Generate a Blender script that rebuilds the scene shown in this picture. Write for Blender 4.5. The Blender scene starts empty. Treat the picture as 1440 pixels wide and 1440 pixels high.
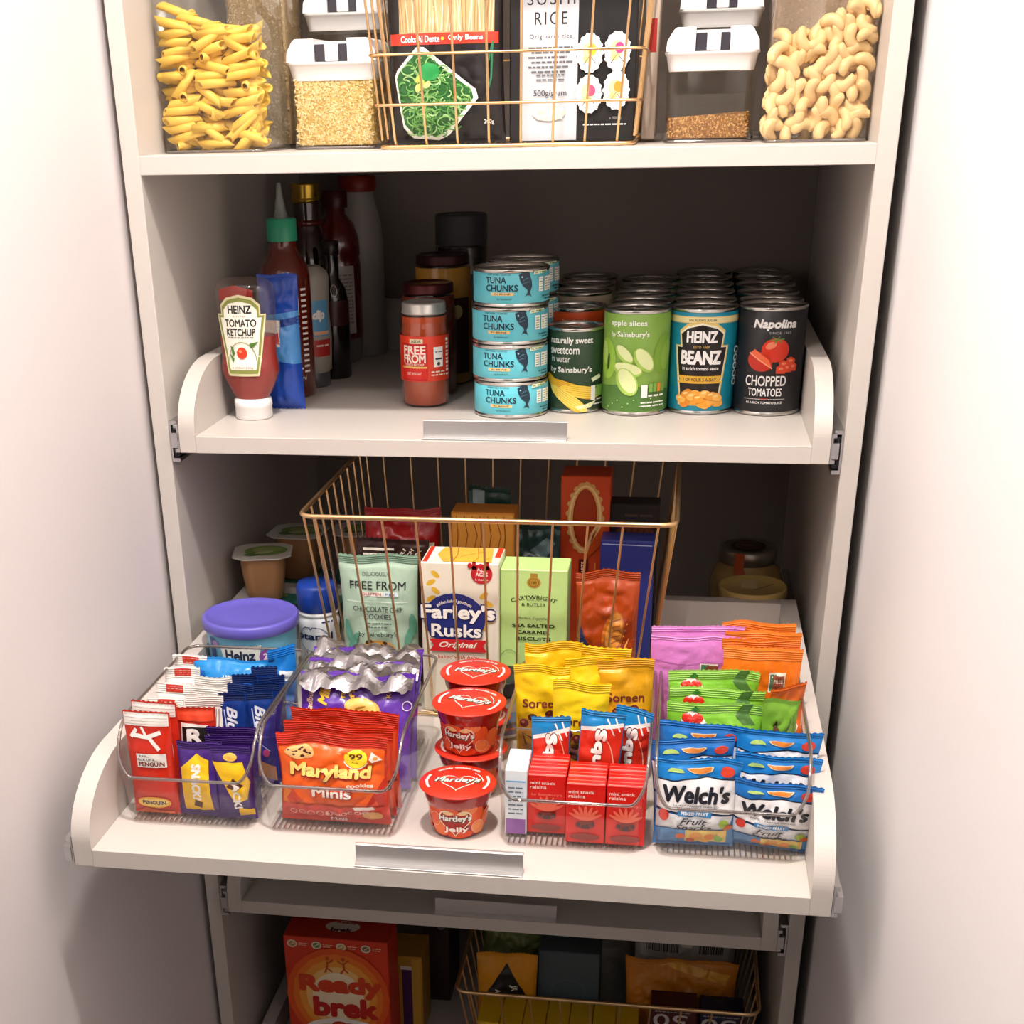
import bpy, math, random
from mathutils import Vector, Matrix, noise
from mathutils.geometry import tessellate_polygon
PI = math.pi
SC = bpy.context.scene
COL = SC.collection

# ---------------------------------------------------------------- camera
# all lengths below are millimetres; z = 0 is the top of the upper shelf, which stands 1.3 m above the floor
def W(x, y, z): return Vector((x/1000, y/1000, (z+1300)/1000))
cd = bpy.data.cameras.new('camera'); cam = bpy.data.objects.new('camera', cd); COL.objects.link(cam)
cR = Vector((0.9861188, 0.16477172, -0.02049384)); cU = Vector((-0.05678947, 0.45067626, 0.89087927)); cF = Vector((-0.15602779, 0.87734896, -0.45377763))
m = Matrix((cR, cU, -cF)).transposed().to_4x4(); m.translation = W(543.696, -1425.47, 39.705)
cam.matrix_world = m
cd.sensor_width = 36; cd.lens = 1909.247/1440*36
cd.shift_x = 101.263/1440; cd.shift_y = 399.533/1440
cd.clip_start = 0.05
SC.camera = cam
SC.cycles.transparent_max_bounces = 24
# ---------------------------------------------------------------- light
SC.view_settings.view_transform = 'Standard'; SC.view_settings.look = 'None'
SC.view_settings.exposure = 0.0; SC.view_settings.gamma = 1.0; SC.view_settings.use_curve_mapping = False
wd = bpy.data.worlds.new('world'); SC.world = wd; wd.use_nodes = True
wd.node_tree.nodes['Background'].inputs[0].default_value = (1, .95, .92, 1)
wd.node_tree.nodes['Background'].inputs[1].default_value = 0.05
def area(name, x, y, z, size, power, col=(1, .93, .86), tgt=None, shape='DISK', sy=None):
    l = bpy.data.lights.new(name, 'AREA'); l.shape = shape; l.size = size
    if sy: l.size_y = sy
    l.energy = power; l.color = col
    o = bpy.data.objects.new(name, l); COL.objects.link(o); o.location = W(x, y, z)
    if tgt: o.rotation_euler = (W(*tgt)-W(x, y, z)).to_track_quat('-Z', 'Y').to_euler()
    return o
area('right_wall_fill', 395, -640, 1080, .10, 24.5)
area('fill_light', 500, -2300, 1060, 0.8, 2.5, tgt=(400, 0, -500))  # weak fill lamp added behind the camera, not a real fitting
area('right_wall_fill', 90, -1150, 1080, .12, 6.5, tgt=(743, -500, 100))  # extra unseen lamp, added to brighten the right wall

# ---------------------------------------------------------------- materials
def lin(c):
    if isinstance(c, str):
        c = [int(c[i:i+2], 16)/255 for i in (1, 3, 5)]
    return [x/12.92 if x <= .04045 else ((x+.055)/1.055)**2.4 for x in c]
MC = {}
def mat(col, rough=.5, metal=0, bump=0, bscale=300, var=.04, spec=.5, trans=0, coat=0):
    k = (str(col), rough, metal, bump, bscale, var, spec, trans, coat)
    if k in MC: return MC[k]
    mt = bpy.data.materials.new('m%d' % len(MC)); mt.use_nodes = True; nt = mt.node_tree; b = nt.nodes['Principled BSDF']
    L = lin(col)
    tc = nt.nodes.new('ShaderNodeTexCoord'); nz = nt.nodes.new('ShaderNodeTexNoise'); nz.inputs['Scale'].default_value = bscale*.3
    nt.links.new(tc.outputs['Object'], nz.inputs['Vector'])
    mx = nt.nodes.new('ShaderNodeMix'); mx.data_type = 'RGBA'
    mx.inputs[6].default_value = [min(1, x*(1-var)) for x in L]+[1]; mx.inputs[7].default_value = [min(1, x*(1+var)) for x in L]+[1]
    nt.links.new(nz.outputs['Fac'], mx.inputs[0]); nt.links.new(mx.outputs[2], b.inputs['Base Color'])
    b.inputs['Roughness'].default_value = rough; b.inputs['Metallic'].default_value = metal
    b.inputs['Specular IOR Level'].default_value = spec
    if trans: b.inputs['Transmission Weight'].default_value = trans
    if coat: b.inputs['Coat Weight'].default_value = coat
    if bump:
        n2 = nt.nodes.new('ShaderNodeTexNoise'); n2.inputs['Scale'].default_value = bscale; n2.inputs['Detail'].default_value = 3
        nt.links.new(tc.outputs['Object'], n2.inputs['Vector'])
        bp = nt.nodes.new('ShaderNodeBump'); bp.inputs['Strength'].default_value = bump; bp.inputs['Distance'].default_value = .002
        nt.links.new(n2.outputs['Fac'], bp.inputs['Height']); nt.links.new(bp.outputs[0], b.inputs['Normal'])
    MC[k] = mt; return mt
def clear(tint=(.97, .97, .96), gl=.7, base=.05, name='clear', dif=None):
    k = ('clear', tint, gl, base, dif)
    if k in MC: return MC[k]
    mt = bpy.data.materials.new('clear%d' % len(MC)); mt.use_nodes = True; nt = mt.node_tree; nt.nodes.clear()
    out = nt.nodes.new('ShaderNodeOutputMaterial'); tr = nt.nodes.new('ShaderNodeBsdfTransparent'); tr.inputs[0].default_value = (*tint, 1)
    gs = nt.nodes.new('ShaderNodeBsdfGlossy'); gs.inputs['Roughness'].default_value = .06; gs.inputs[0].default_value = (.95, .95, .95, 1)
    lw = nt.nodes.new('ShaderNodeLayerWeight'); lw.inputs[0].default_value = .35
    mr = nt.nodes.new('ShaderNodeMapRange'); mr.inputs[3].default_value = base; mr.inputs[4].default_value = gl
    pw = nt.nodes.new('ShaderNodeMath'); pw.operation = 'POWER'; pw.inputs[1].default_value = 2.2
    nt.links.new(lw.outputs['Facing'], pw.inputs[0]); nt.links.new(pw.outputs[0], mr.inputs[0])
    mx = nt.nodes.new('ShaderNodeMixShader'); nt.links.new(mr.outputs[0], mx.inputs[0])
    nt.links.new(tr.outputs[0], mx.inputs[1]); nt.links.new(gs.outputs[0], mx.inputs[2]); last = mx
    if dif:
        df = nt.nodes.new('ShaderNodeBsdfDiffuse'); df.inputs[0].default_value = (*dif[:3], 1)
        m2 = nt.nodes.new('ShaderNodeMixShader'); m2.inputs[0].default_value = dif[3]
        nt.links.new(mx.outputs[0], m2.inputs[1]); nt.links.new(df.outputs[0], m2.inputs[2]); last = m2
    nt.links.new(last.outputs[0], out.inputs[0]); MC[k] = mt; return mt
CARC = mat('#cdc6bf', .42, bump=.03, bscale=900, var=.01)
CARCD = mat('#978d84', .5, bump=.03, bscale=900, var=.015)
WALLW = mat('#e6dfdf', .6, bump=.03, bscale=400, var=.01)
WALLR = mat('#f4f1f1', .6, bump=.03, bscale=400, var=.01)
STEEL = mat('#c9c9cb', .28, 1, var=.03)
TIN = mat('#c8c6c2', .22, 1, bump=.04, bscale=500)
ALU = mat('#d8d6d5', .35, .75, var=.02)
GOLD = mat('#ecc692', .32, 1, var=.05)
WHITE = mat('#f2f0ef', .35, var=.01)
DARK = mat('#141316', .4)
ACR = clear((.95, .94, .935), .42, .04)
ACRIM = clear((.52, .47, .44), .8, .2, dif=(.4, .35, .33, .08))
GLS = clear((.94, .935, .92), .55, .04)

# ---------------------------------------------------------------- mesh building
class MB:
    def __init__(s): s.v = []; s.f = []; s.m = []; s.mats = []; s.sm = []
    def mi(s, mt):
        if mt not in s.mats: s.mats.append(mt)
        return s.mats.index(mt)
    def add(s, vs, fs, mt, smooth=False):
        o = len(s.v); s.v += [tuple(v) for v in vs]; k = s.mi(mt)
        for f in fs: s.f.append([i+o for i in f]); s.m.append(k); s.sm.append(smooth)
        return s
    def rings(s, R, mt, smooth=True, cap0=True, cap1=True, closed=True):
        n = len(R[0]); vs = [p for r in R for p in r]; fs = []
        for i in range(len(R)-1):
            for j in range(n if closed else n-1):
                a = i*n+j; b = i*n+(j+1) % n; fs.append([a, b, b+n, a+n])
        s.add(vs, fs, mt, smooth)
        if cap0: s.add(R[0], [list(range(n))[::-1]], mt)
        if cap1: s.add(R[-1], [list(range(n))], mt)
        return s
    def lathe(s, prof, mt, seg=40, cx=0, cy=0, cap0=True, cap1=True, sx=1, sy=1):
        R = [[(cx+max(r, .01)*math.cos(2*PI*k/seg)*sx, cy+max(r, .01)*math.sin(2*PI*k/seg)*sy, z) for k in range(seg)] for r, z in prof]
        return s.rings(R, mt, True, cap0, cap1)
    def box(s, x0, x1, y0, y1, z0, z1, mt, r=.8):
        x0, x1 = min(x0, x1), max(x0, x1); y0, y1 = min(y0, y1), max(y0, y1)
        r = min(r, (x1-x0)/2.2, (y1-y0)/2.2, (z1-z0)/2.2)
        def o(e, z): return [(x, y, z) for x, y in ((x0+e, y0+r), (x0+r, y0+e), (x1-r, y0+e), (x1-e, y0+r), (x1-e, y1-r), (x1-r, y1-e), (x0+r, y1-e), (x0+e, y1-r))]
        def q(z): return [(x, y, z) for x, y in ((x0+r, y0+r), (x0+r, y0+r), (x1-r, y0+r), (x1-r, y0+r), (x1-r, y1-r), (x1-r, y1-r), (x0+r, y1-r), (x0+r, y1-r))]
        def e2(z): return [(x, y, z) for x, y in ((x0+r, y0+r), (x0+r, y0+r), (x1-r, y0+r), (x1-r, y0+r), (x1-r, y1-r), (x1-r, y1-r), (x0+r, y1-r), (x0+r, y1-r))]
        return s.rings([e2(z0), o(0, z0+r), o(0, z1-r), e2(z1)], mt, False)
    def prism(s, pts, ax, a0, a1, mt):     # polygon extruded along axis; pts in the other two coordinates
        def P(p, a): return {'x': (a, p[0], p[1]), 'y': (p[0], a, p[1]), 'z': (p[0], p[1], a)}[ax]
        A = [P(p, a0) for p in pts]; B = [P(p, a1) for p in pts]; n = len(pts)
        tri = tessellate_polygon([[Vector((p[0], p[1], 0)) for p in pts]])
        s.add(A+B, [[i, (i+1) % n, n+(i+1) % n, n+i] for i in range(n)], mt)
        s.add(A, [list(t) for t in tri], mt); s.add(B, [list(t)[::-1] for t in tri], mt); return s
    def tube(s, pts, r, mt, seg=8, closed=False, caps=True):
        P = [Vector(p) for p in pts]; n = len(P); R = []
        up = None
        for i in range(n):
            if closed: t = (P[(i+1) % n]-P[i-1]).normalized()
            else: t = (P[min(i+1, n-1)]-P[max(i-1, 0)]).normalized()
            if up is None:
                up = Vector((0, 0, 1)) if abs(t.z) < .9 else Vector((0, 1, 0))
            a = (up-t*up.dot(t)).normalized(); up = a; b = t.cross(a)
            rr = r[i] if isinstance(r, (list, tuple)) else r
            R.append([P[i]+a*rr*math.cos(2*PI*k/seg)+b*rr*math.sin(2*PI*k/seg) for k in range(seg)])
        if closed: R.append(R[0]); return s.rings(R, mt, True, False, False)
        return s.rings(R, mt, True, caps, caps)
    def grid(s, F, nu, nv, mt, smooth=True, flip=False):
        vs = [F(i/nu, j/nv) for j in range(nv+1) for i in range(nu+1)]; fs = []
        for j in range(nv):
            for i in range(nu):
                a = j*(nu+1)+i; q = [a, a+1, a+nu+2, a+nu+1]; fs.append(q[::-1] if flip else q)
        return s.add(vs, fs, mt, smooth)
    def mesh(s, name):
        me = bpy.data.meshes.new(name); me.from_pydata([(x/1000, y/1000, z/1000) for x, y, z in s.v], [], s.f)
        for mt in s.mats: me.materials.append(mt)
        me.polygons.foreach_set('material_index', s.m); me.polygons.foreach_set('use_smooth', s.sm); me.update()
        return me
    def build(s, name, parent=None, loc=None, label=None, kind=None):
        o = bpy.data.objects.new(name, s.mesh(name)); COL.objects.link(o)
        if parent: o.parent = parent
        if loc: o.location = loc
        if label: o['label'] = label
        if kind: o['kind'] = kind
        return o
def rr(w, d, r, k=4, cx=0, cy=0):
    r = min(r, w/2-.01, d/2-.01); pts = []
    for sx, sy, a0 in ((1, -1, -PI/2), (1, 1, 0), (-1, 1, PI/2), (-1, -1, PI)):
        for i in range(k+1):
            a = a0+PI/2*i/k; pts.append((cx+sx*(w/2-r)+r*math.cos(a), cy+sy*(d/2-r)+r*math.sin(a)))
    return pts
def rloft(mb, spec, mt, cx=0, cy=0, k=4, cap0=True, cap1=True, smooth=True):   # spec: (w, d, r, z)
    return mb.rings([[(x, y, z) for x, y in rr(w, d, r, k, cx, cy)] for w, d, r, z in spec], mt, smooth, cap0, cap1)

# ---------------------------------------------------------------- things
def thing(name, label, cat, x, y, z, rz=0, rx=0, group=None, ry=0):
    o = bpy.data.objects.new(name, None); COL.objects.link(o); o.empty_display_size = .02
    o.location = W(x, y, z); o.rotation_euler = (math.radians(rx), math.radians(ry), math.radians(rz))
    o['label'] = label; o['category'] = cat
    if group: o['group'] = group
    return o
def tag(o, label, cat, group=None, kind=None):
    if label: o['label'] = label
    if cat: o['category'] = cat
    if group: o['group'] = group
    if kind: o['kind'] = kind
    return o
KIDS = {}
def dup(root, x, y, z, label, group=None, rz=None, rx=None, ry=None):
    r = root.copy(); COL.objects.link(r); r.location = W(x, y, z); e = list(root.rotation_euler)
    if rx is not None: e[0] = math.radians(rx)
    if ry is not None: e[1] = math.radians(ry)
    if rz is not None: e[2] = math.radians(rz)
    r.rotation_euler = e
    if label: r['label'] = label
    if group: r['group'] = group
    if root.name not in KIDS: KIDS[root.name] = [(c, list(c.children)) for c in root.children]
    for ch, gs in KIDS[root.name]:
        c = ch.copy(); COL.objects.link(c); c.parent = r
        for g in gs:
            d = g.copy(); COL.objects.link(d); d.parent = c
    return r

# ---------------------------------------------------------------- printed artwork: flat shapes and lettering laid on a surface map F(x, z, off)
TX = {}
def text_geo(s, bold, shear, space=1.0):
    k = (s, bold, shear, space)
    if k not in TX:
        cu = bpy.data.curves.new('t', 'FONT'); cu.body = s; cu.size = 1; cu.offset = bold; cu.shear = shear; cu.resolution_u = 3; cu.space_character = space
        ob = bpy.data.objects.new('t', cu); COL.objects.link(ob)
        dg = bpy.context.evaluated_depsgraph_get(); me = bpy.data.meshes.new_from_object(ob.evaluated_get(dg))
        vs = [(v.co.x, v.co.y) for v in me.vertices]; fs = [tuple(p.vertices) for p in me.polygons]
        bpy.data.objects.remove(ob); bpy.data.curves.remove(cu); bpy.data.meshes.remove(me)
        if not vs: vs = [(0, 0), (1, 0), (1, 1)]
        x0 = min(v[0] for v in vs); x1 = max(v[0] for v in vs); y0 = min(v[1] for v in vs); y1 = max(v[1] for v in vs)
        TX[k] = ([((x-(x0+x1)/2)/max(x1-x0, .01), (y-(y0+y1)/2)/max(y1-y0, .01)) for x, y in vs], fs)
    return TX[k]
def rot2(x, y, a): c, s = math.cos(a), math.sin(a); return x*c-y*s, x*s+y*c
class Art:
    def __init__(s, rough=.35, step=.06, coat=0, metal=0, base=.15): s.base = base; s.t = []; s.n = 0; s.rough = rough; s.step = step; s.coat = coat; s.clip = None
    def tris(s, vs, fs, col, rough=None):
        s.n += 1; off = s.base+s.step*s.n+.01*len(s.t)
        s.t.append((vs, fs, mat(col, rough or s.rough, var=.03) if not hasattr(col, 'node_tree') else col, off)); return s
    def poly(s, pts, col, rough=None):
        tri = tessellate_polygon([[Vector((x, y, 0)) for x, y in pts]]); return s.tris(pts, [tuple(t) for t in tri], col, rough)
    def rect(s, x0, z0, x1, z1, col, rough=None): return s.poly([(x0, z0), (x1, z0), (x1, z1), (x0, z1)], col, rough)
    def ell(s, cx, cz, rx, rz, col, rot=0, n=20, a0=0, a1=2*PI, rough=None):
        full = abs(a1-a0-2*PI) < 1e-6; m = n if full else n+1
        P = [(cx+q[0], cz+q[1]) for q in (rot2(rx*math.cos(a0+(a1-a0)*i/n), rz*math.sin(a0+(a1-a0)*i/n), rot) for i in range(m))]
        return s.poly(P, col, rough)
    def ring(s, cx, cz, rx, rz, w, col, n=28, a0=0, a1=2*PI):
        vs = []; fs = []
        for i in range(n+1):
            a = a0+(a1-a0)*i/n; vs += [(cx+rx*math.cos(a), cz+rz*math.sin(a)), (cx+(rx-w)*math.cos(a), cz+(rz-w)*math.sin(a))]
        for i in range(n): fs += [(2*i, 2*i+2, 2*i+3), (2*i, 2*i+3, 2*i+1)]
        return s.tris(vs, fs, col)
    def line(s, pts, w, col):
        vs = []; fs = []
        for i, p in enumerate(pts):
            a = Vector(pts[max(i-1, 0)]); b = Vector(pts[min(i+1, len(pts)-1)]); t = (b-a).normalized(); n = Vector((-t.y, t.x))*w/2
            vs += [(p[0]+n.x, p[1]+n.y), (p[0]-n.x, p[1]-n.y)]
        for i in range(len(pts)-1): fs += [(2*i, 2*i+2, 2*i+3), (2*i, 2*i+3, 2*i+1)]
        return s.tris(vs, fs, col)
    def text(s, t, cx, cz, w, h, col, bold=.0, shear=0, rot=0, arc=0, space=1.0):
        vs, fs = text_geo(t, 0, shear, space); P = []; bo = bold*h*1.5
        n = 1 if bo <= 0 else (4 if bold < .025 else 8)
        w -= 2*max(bo, 0); h -= 2*max(bo, 0)
        V = [(x*w+(bo*math.cos(2*PI*(k+.5)/n) if n > 1 else 0), y*h+(bo*math.sin(2*PI*(k+.5)/n) if n > 1 else 0)) for k in range(n) for x, y in vs]
        P = []
        for x, y in V:
            if arc: a = x/arc; x, y = (arc+y)*math.sin(a), (arc+y)*math.cos(a)-arc
            x, y = rot2(x, y, rot); P.append((cx+x, cz+y))
        q = len(vs)
        for k in range(n): s.tris(P[k*q:(k+1)*q], fs, col); s.n -= 1
        s.n += 1; return s
    def scribble(s, x0, x1, z, h, col, seed=1):     # a line of print too small to read: word-length bars
        rnd = random.Random(seed); x = x0
        while x < x1:
            w = min(rnd.uniform(h*1.5, h*5), x1-x); s.rect(x, z, x+w, z+h, col); s.n -= 1; x += w+h*.8
        s.n += 1; return s
    def build(s, parent, F, name='print', maxe=6):
        mb = MB(); cache = {}
        for vs, fs, mt, off in s.t:
            vs = [Vector((x, z)) for x, z in vs]; fs = [tuple(f) for f in fs]; out = []; mid = {}; st = []
            for f in fs:
                for k in range(1, len(f)-1): st.append((f[0], f[k], f[k+1]))
            while st:
                a, b, c = st.pop(); e = [((vs[a]-vs[b]).length, a, b, c), ((vs[b]-vs[c]).length, b, c, a), ((vs[c]-vs[a]).length, c, a, b)]
                L, i, j, k = max(e)
                if L > maxe and len(vs) < 60000:
                    key = (min(i, j), max(i, j))
                    if key not in mid: vs.append((vs[i]+vs[j])/2); mid[key] = len(vs)-1
                    q = mid[key]; st += [(i, q, k), (q, j, k)]
                else: out.append((a, b, c))
            P = [F(v.x, v.y, off) for v in vs]
            # wind the faces so that they look outward: compare with the neighbouring offset
            o2 = []
            for a, b, c in out:
                A, B, C = Vector(P[a]), Vector(P[b]), Vector(P[c]); n = (B-A).cross(C-A)
                ref = Vector(F(vs[a].x, vs[a].y, off+1))-A
                o2.append((a, b, c) if n.dot(ref) >= 0 else (a, c, b))
            mb.add(P, o2, mt, True)
        return mb.build(name, parent)
def Fplane(x0, y0, z0, ax='-y'):
    if ax == '-y': return lambda x, z, o: (x0+x, y0-o, z0+z)
    if ax == '+z': return lambda x, z, o: (x0+x, y0+z, z0+o)
    if ax == '+x': return lambda x, z, o: (x0+o, y0+x, z0+z)
    if ax == '-x': return lambda x, z, o: (x0-o, y0-x, z0+z)
def Fcyl(r, a0=0, cx=0, cy=0):
    return lambda x, z, o: (cx+(r+o)*math.sin(x/r+a0), cy-(r+o)*math.cos(x/r+a0), z)
def Fcone(rf, a0=0, r0=None):
    return lambda x, z, o: ((rf(z)+o)*math.sin(x/(r0 or rf(z))+a0), -(rf(z)+o)*math.cos(x/(r0 or rf(z))+a0), z)
def heart(cx, cz, s, n=26):
    P = []
    for i in range(n):
        t = 2*PI*i/n; x = 16*math.sin(t)**3; y = 13*math.cos(t)-5*math.cos(2*t)-2*math.cos(3*t)-math.cos(4*t); P.append((cx+x/17*s, cz+y/17*s))
    return P
# ================================================================ the room and the cupboard
CW = 711.0; TH = 18.0
def struct(name, mb):
    mb.v = [(x, y, z+1300) for x, y, z in mb.v]
    return mb.build(name, None, kind='structure')
b = MB(); b.box(-46, -26, -1500, 640, -1300, 1100, WALLW); o = struct('wall_left', b)
b = MB(); b.box(743, 763, -1500, 640, -1300, 1100, WALLR); o = struct('wall_right', b)
b = MB(); b.box(-700, 1500, 640, 660, -1300, 1100, WALLW); struct('wall_back', b)
FL = mat('#574c44', .5, bump=.05, bscale=60, var=.15)
b = MB(); b.box(-1500, 2300, -3200, 700, -1320, -1300, FL); struct('floor', b)
b = MB(); b.box(-1500, 2300, -3200, 700, 1100, 1120, WALLW); struct('ceiling', b)

cab = thing('pantry_cabinet', 'tall greige pantry cupboard carcass between two pale walls', 'cupboard', CW/2, 300, -1300)
def cpart(name, mb, label=None):
    mb.v = [(x-CW/2, y-300, z+1300) for x, y, z in mb.v]; return mb.build(name, cab, label=label)
for x0 in (-TH, CW):
    b = MB(); b.box(x0, x0+TH, 0, 620, -1290, 620, CARC, .6); cpart('side_panel', b)
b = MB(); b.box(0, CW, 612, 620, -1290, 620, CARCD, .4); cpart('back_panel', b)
b = MB(); b.box(0, CW, 0, 611, -17.6, 0, CARC, .6); cpart('fixed_shelf', b)
b = MB(); b.box(0, CW, 0, 611, 420, 438, CARC, .6); cpart('fixed_shelf', b)
b = MB(); b.box(0, CW, 0, 611, -1290, -1272, CARC, .6); cpart('bottom_panel', b)

def cprof(x, sgn, z, h=44, w=10):   # C-shaped runner profile, opening towards -sgn
    P = [(x, z), (x+sgn*w, z), (x+sgn*w, z+4), (x+sgn*2, z+4), (x+sgn*2, z+h-4), (x+sgn*w, z+h-4), (x+sgn*w, z+h), (x, z+h)]
    return P
def tray(z, yf, D, label, handle=True, sh=68.3):
    t = thing('pull_out_tray', label, 'drawer', CW/2, yf, z-17.8)
    def part(name, mb, lb=None):
        mb.v = [(x-CW/2, y-yf, zz-(z-17.8)) for x, y, zz in mb.v]; return mb.build(name, t, label=lb)
    b = MB(); b.box(31, CW-31, yf, yf+D-18, z-17.8, z, CARC, .5); part('base_board', b)
    P = [(yf, z-17.8), (yf, z+6)]
    for i in range(1, 31):
        a = PI/2*i/30; P.append((yf+100-100*math.cos(a), z+6+(sh-6)*math.sin(a)))
    P += [(yf+D, z+sh), (yf+D, z-17.8)]
    for x0 in (13, CW-31):
        b = MB(); b.prism(P, 'x', x0, x0+18, CARC)
        o = part('side_panel', b)
        bv = o.modifiers.new('bevel', 'BEVEL'); bv.width = .0009; bv.segments = 2; bv.limit_method = 'ANGLE'; bv.angle_limit = math.radians(40)
    b = MB(); b.box(31, CW-31, yf+D-18, yf+D, z, z+sh, CARC, .5); part('back_panel', b)
    for s, xo, xi in ((1, .3, 12.7), (-1, CW-.3, CW-12.7)):
        b = MB(); sx = s
        b.prism([(x, zz) for x, zz in cprof(xi, -sx, z+15-32, 30, 5)], 'y', yf-1, yf+450, STEEL)
        b.prism([(xi-sx*1.2, z-12), (xi-sx*8, z-12), (xi-sx*8, z+4), (xi-sx*1.2, z+4)], 'y', yf-2, yf+20, STEEL)
        part('drawer_slide', b, 'zinc runner on the side of the tray')
        b = MB(); y0 = max(1.0, yf+3)
        b.prism(cprof(xo, sx, z-29, 44, 9), 'y', y0, y0+480, STEEL)
        b.prism([(x, zz) for x, zz in cprof(xo+sx*3, sx, z-23, 32, 6)], 'y', y0+1, y0+480, DARK)
        part('slide_channel', b, 'zinc channel fixed beside the tray')
    if handle:
        b = MB(); x0, x1 = 280.5, 432.5
        b.box(x0, x1, yf+9, yf+11, z+.2, z+19, ALU, .3); b.box(x0, x1, yf+11, yf+14.5, z+17.2, z+19, ALU, .3); b.box(x0, x1, yf+1, yf+9, z+.2, z+1.6, ALU, .3)
        part('handle', b, 'brushed aluminium lip pull')
    return t
T2, T3, T4, T5 = -275.0, -570.0, -860.3, -1155.0
tray(T2, -5.4, 603, 'greige pull-out tray holding sauce bottles and tins')
tray(T3, -396.3, 587, 'greige tray pulled far out, holding clear bins of snacks')
tray(T4, -7.8, 587, 'empty shaded greige tray right below the pulled-out one')
tray(T5, -6, 587, 'lowest tray with the red cereal box and yellow packs', False, 40)
# ================================================================ wire baskets
def basket(label, x, y, z, bw, bd, tw, td, h, nf, ns, cats, hz=(), mt=GOLD, rw=1.35, dy=0):
    """bottom bw x bd, rim tw x td at height h; nf wires across the width, ns along the depth; hz = heights of horizontal wires"""
    t = thing('wire_basket', label, 'basket', x, y, z, group=None)
    def P(u, v, k):     # u,v in -1..1, k 0 bottom 1 rim
        return (u*(bw+(tw-bw)*k)/2, v*(bd+(td-bd)*k)/2+dy*k, .0+rw+1+(h-1)*k)
    def ringpts(k, r=14, o=0):
        w = bw+(tw-bw)*k+2*o; d = bd+(td-bd)*k+2*o
        return [(px, py+dy*k, rw+1+(h-1)*k) for px, py in rr(w, d, r, 5)]
    b = MB(); b.tube(ringpts(1, 16), 2.6, mt, 8, True); b.build('rim', t)
    b = MB(); b.tube(ringpts(0, 12), 1.9, mt, 8, True); b.build('base_ring', t)
    for hh in hz:
        b = MB(); b.tube(ringpts(hh/h, 14, 1.6), 1.3, mt, 6, True); b.build('ring_wire', t)
    for i in range(nf):
        u = -1+2*(i+.5)/nf; b = MB()
        b.tube([P(u, -1, 1), P(u, -1, .5), P(u, -1, .03), P(u, -.97, 0), P(u, .97, 0), P(u, 1, .03), P(u, 1, .5), P(u, 1, 1)], rw, mt, 6); b.build('wire', t)
    for i in range(ns):
        v = -1+2*(i+.5)/ns; b = MB()
        b.tube([P(-1, v, 1), P(-1, v, .5), P(-1, v, .03)], rw, mt, 6); b.build('wire', t)
        b = MB(); b.tube([P(1, v, 1), P(1, v, .5), P(1, v, .03)], rw, mt, 6); b.build('wire', t)
    return t

# ================================================================ storage boxes with clamp lids
def clampbox(label, x, y, z, w, d, h, fill=None, lid=True, tone=WHITE):
    t = thing('storage_jar', label, 'container', x, y, z)
    b = MB(); hb = h-36 if lid else h
    rloft(b, [(w-8, d-8, 8, .3), (w-2, d-2, 10, 2), (w-1, d-1, 10, hb)], GLS, cap1=False)
    b.build('body', t)
    b = MB(); b.tube([(px, py, 1.6) for px, py in rr(w-3, d-3, 10, 5)], 1.5, ACRIM, 6, True); b.build('base_rim', t)
    if not lid:
        b = MB(); b.tube([(px, py, h) for px, py in rr(w-1, d-1, 10, 5)], 1.5, ACRIM, 6, True); b.build('top_rim', t)
    if lid:
        b = MB(); rloft(b, [(w-5, d-5, 9, hb-2), (w+1, d+1, 9, hb+12), (w+4, d+4, 9, hb+13), (w+4, d+4, 9, hb+15)], tone); b.build('lid_collar', t)
        b = MB(); z0 = hb+15.2; z1 = h; nw = w*.19
        for s in (-1, 1):
            xa, xb = s*nw*1.0, s*(w/2+1)
            P = [(xa, z0), (xb, z0), (xb-s*1, z0+(z1-z0)*.45), (xb-s*7, z1-2), (xb-s*10, z1), (xa, z1)]
            b.prism(P, 'y', -d/2-1, d/2+1, tone)
        b.box(-nw, nw, -d/2+6, d/2-6, z0, z1-2.5, tone); b.build('lid', t)
        b = MB(); b.box(-nw+.4, nw-.4, -d/2+1, -d/2+5.5, z0+.3, z1-5, mat('#3a3740', .3)); b.build('seal_window', t)
        b = MB(); b.box(-nw*.35, nw*.45, -d/2-1.2, -d/2+.8, z0+.3, z1-3, tone); b.build('clamp', t)
    return t
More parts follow.
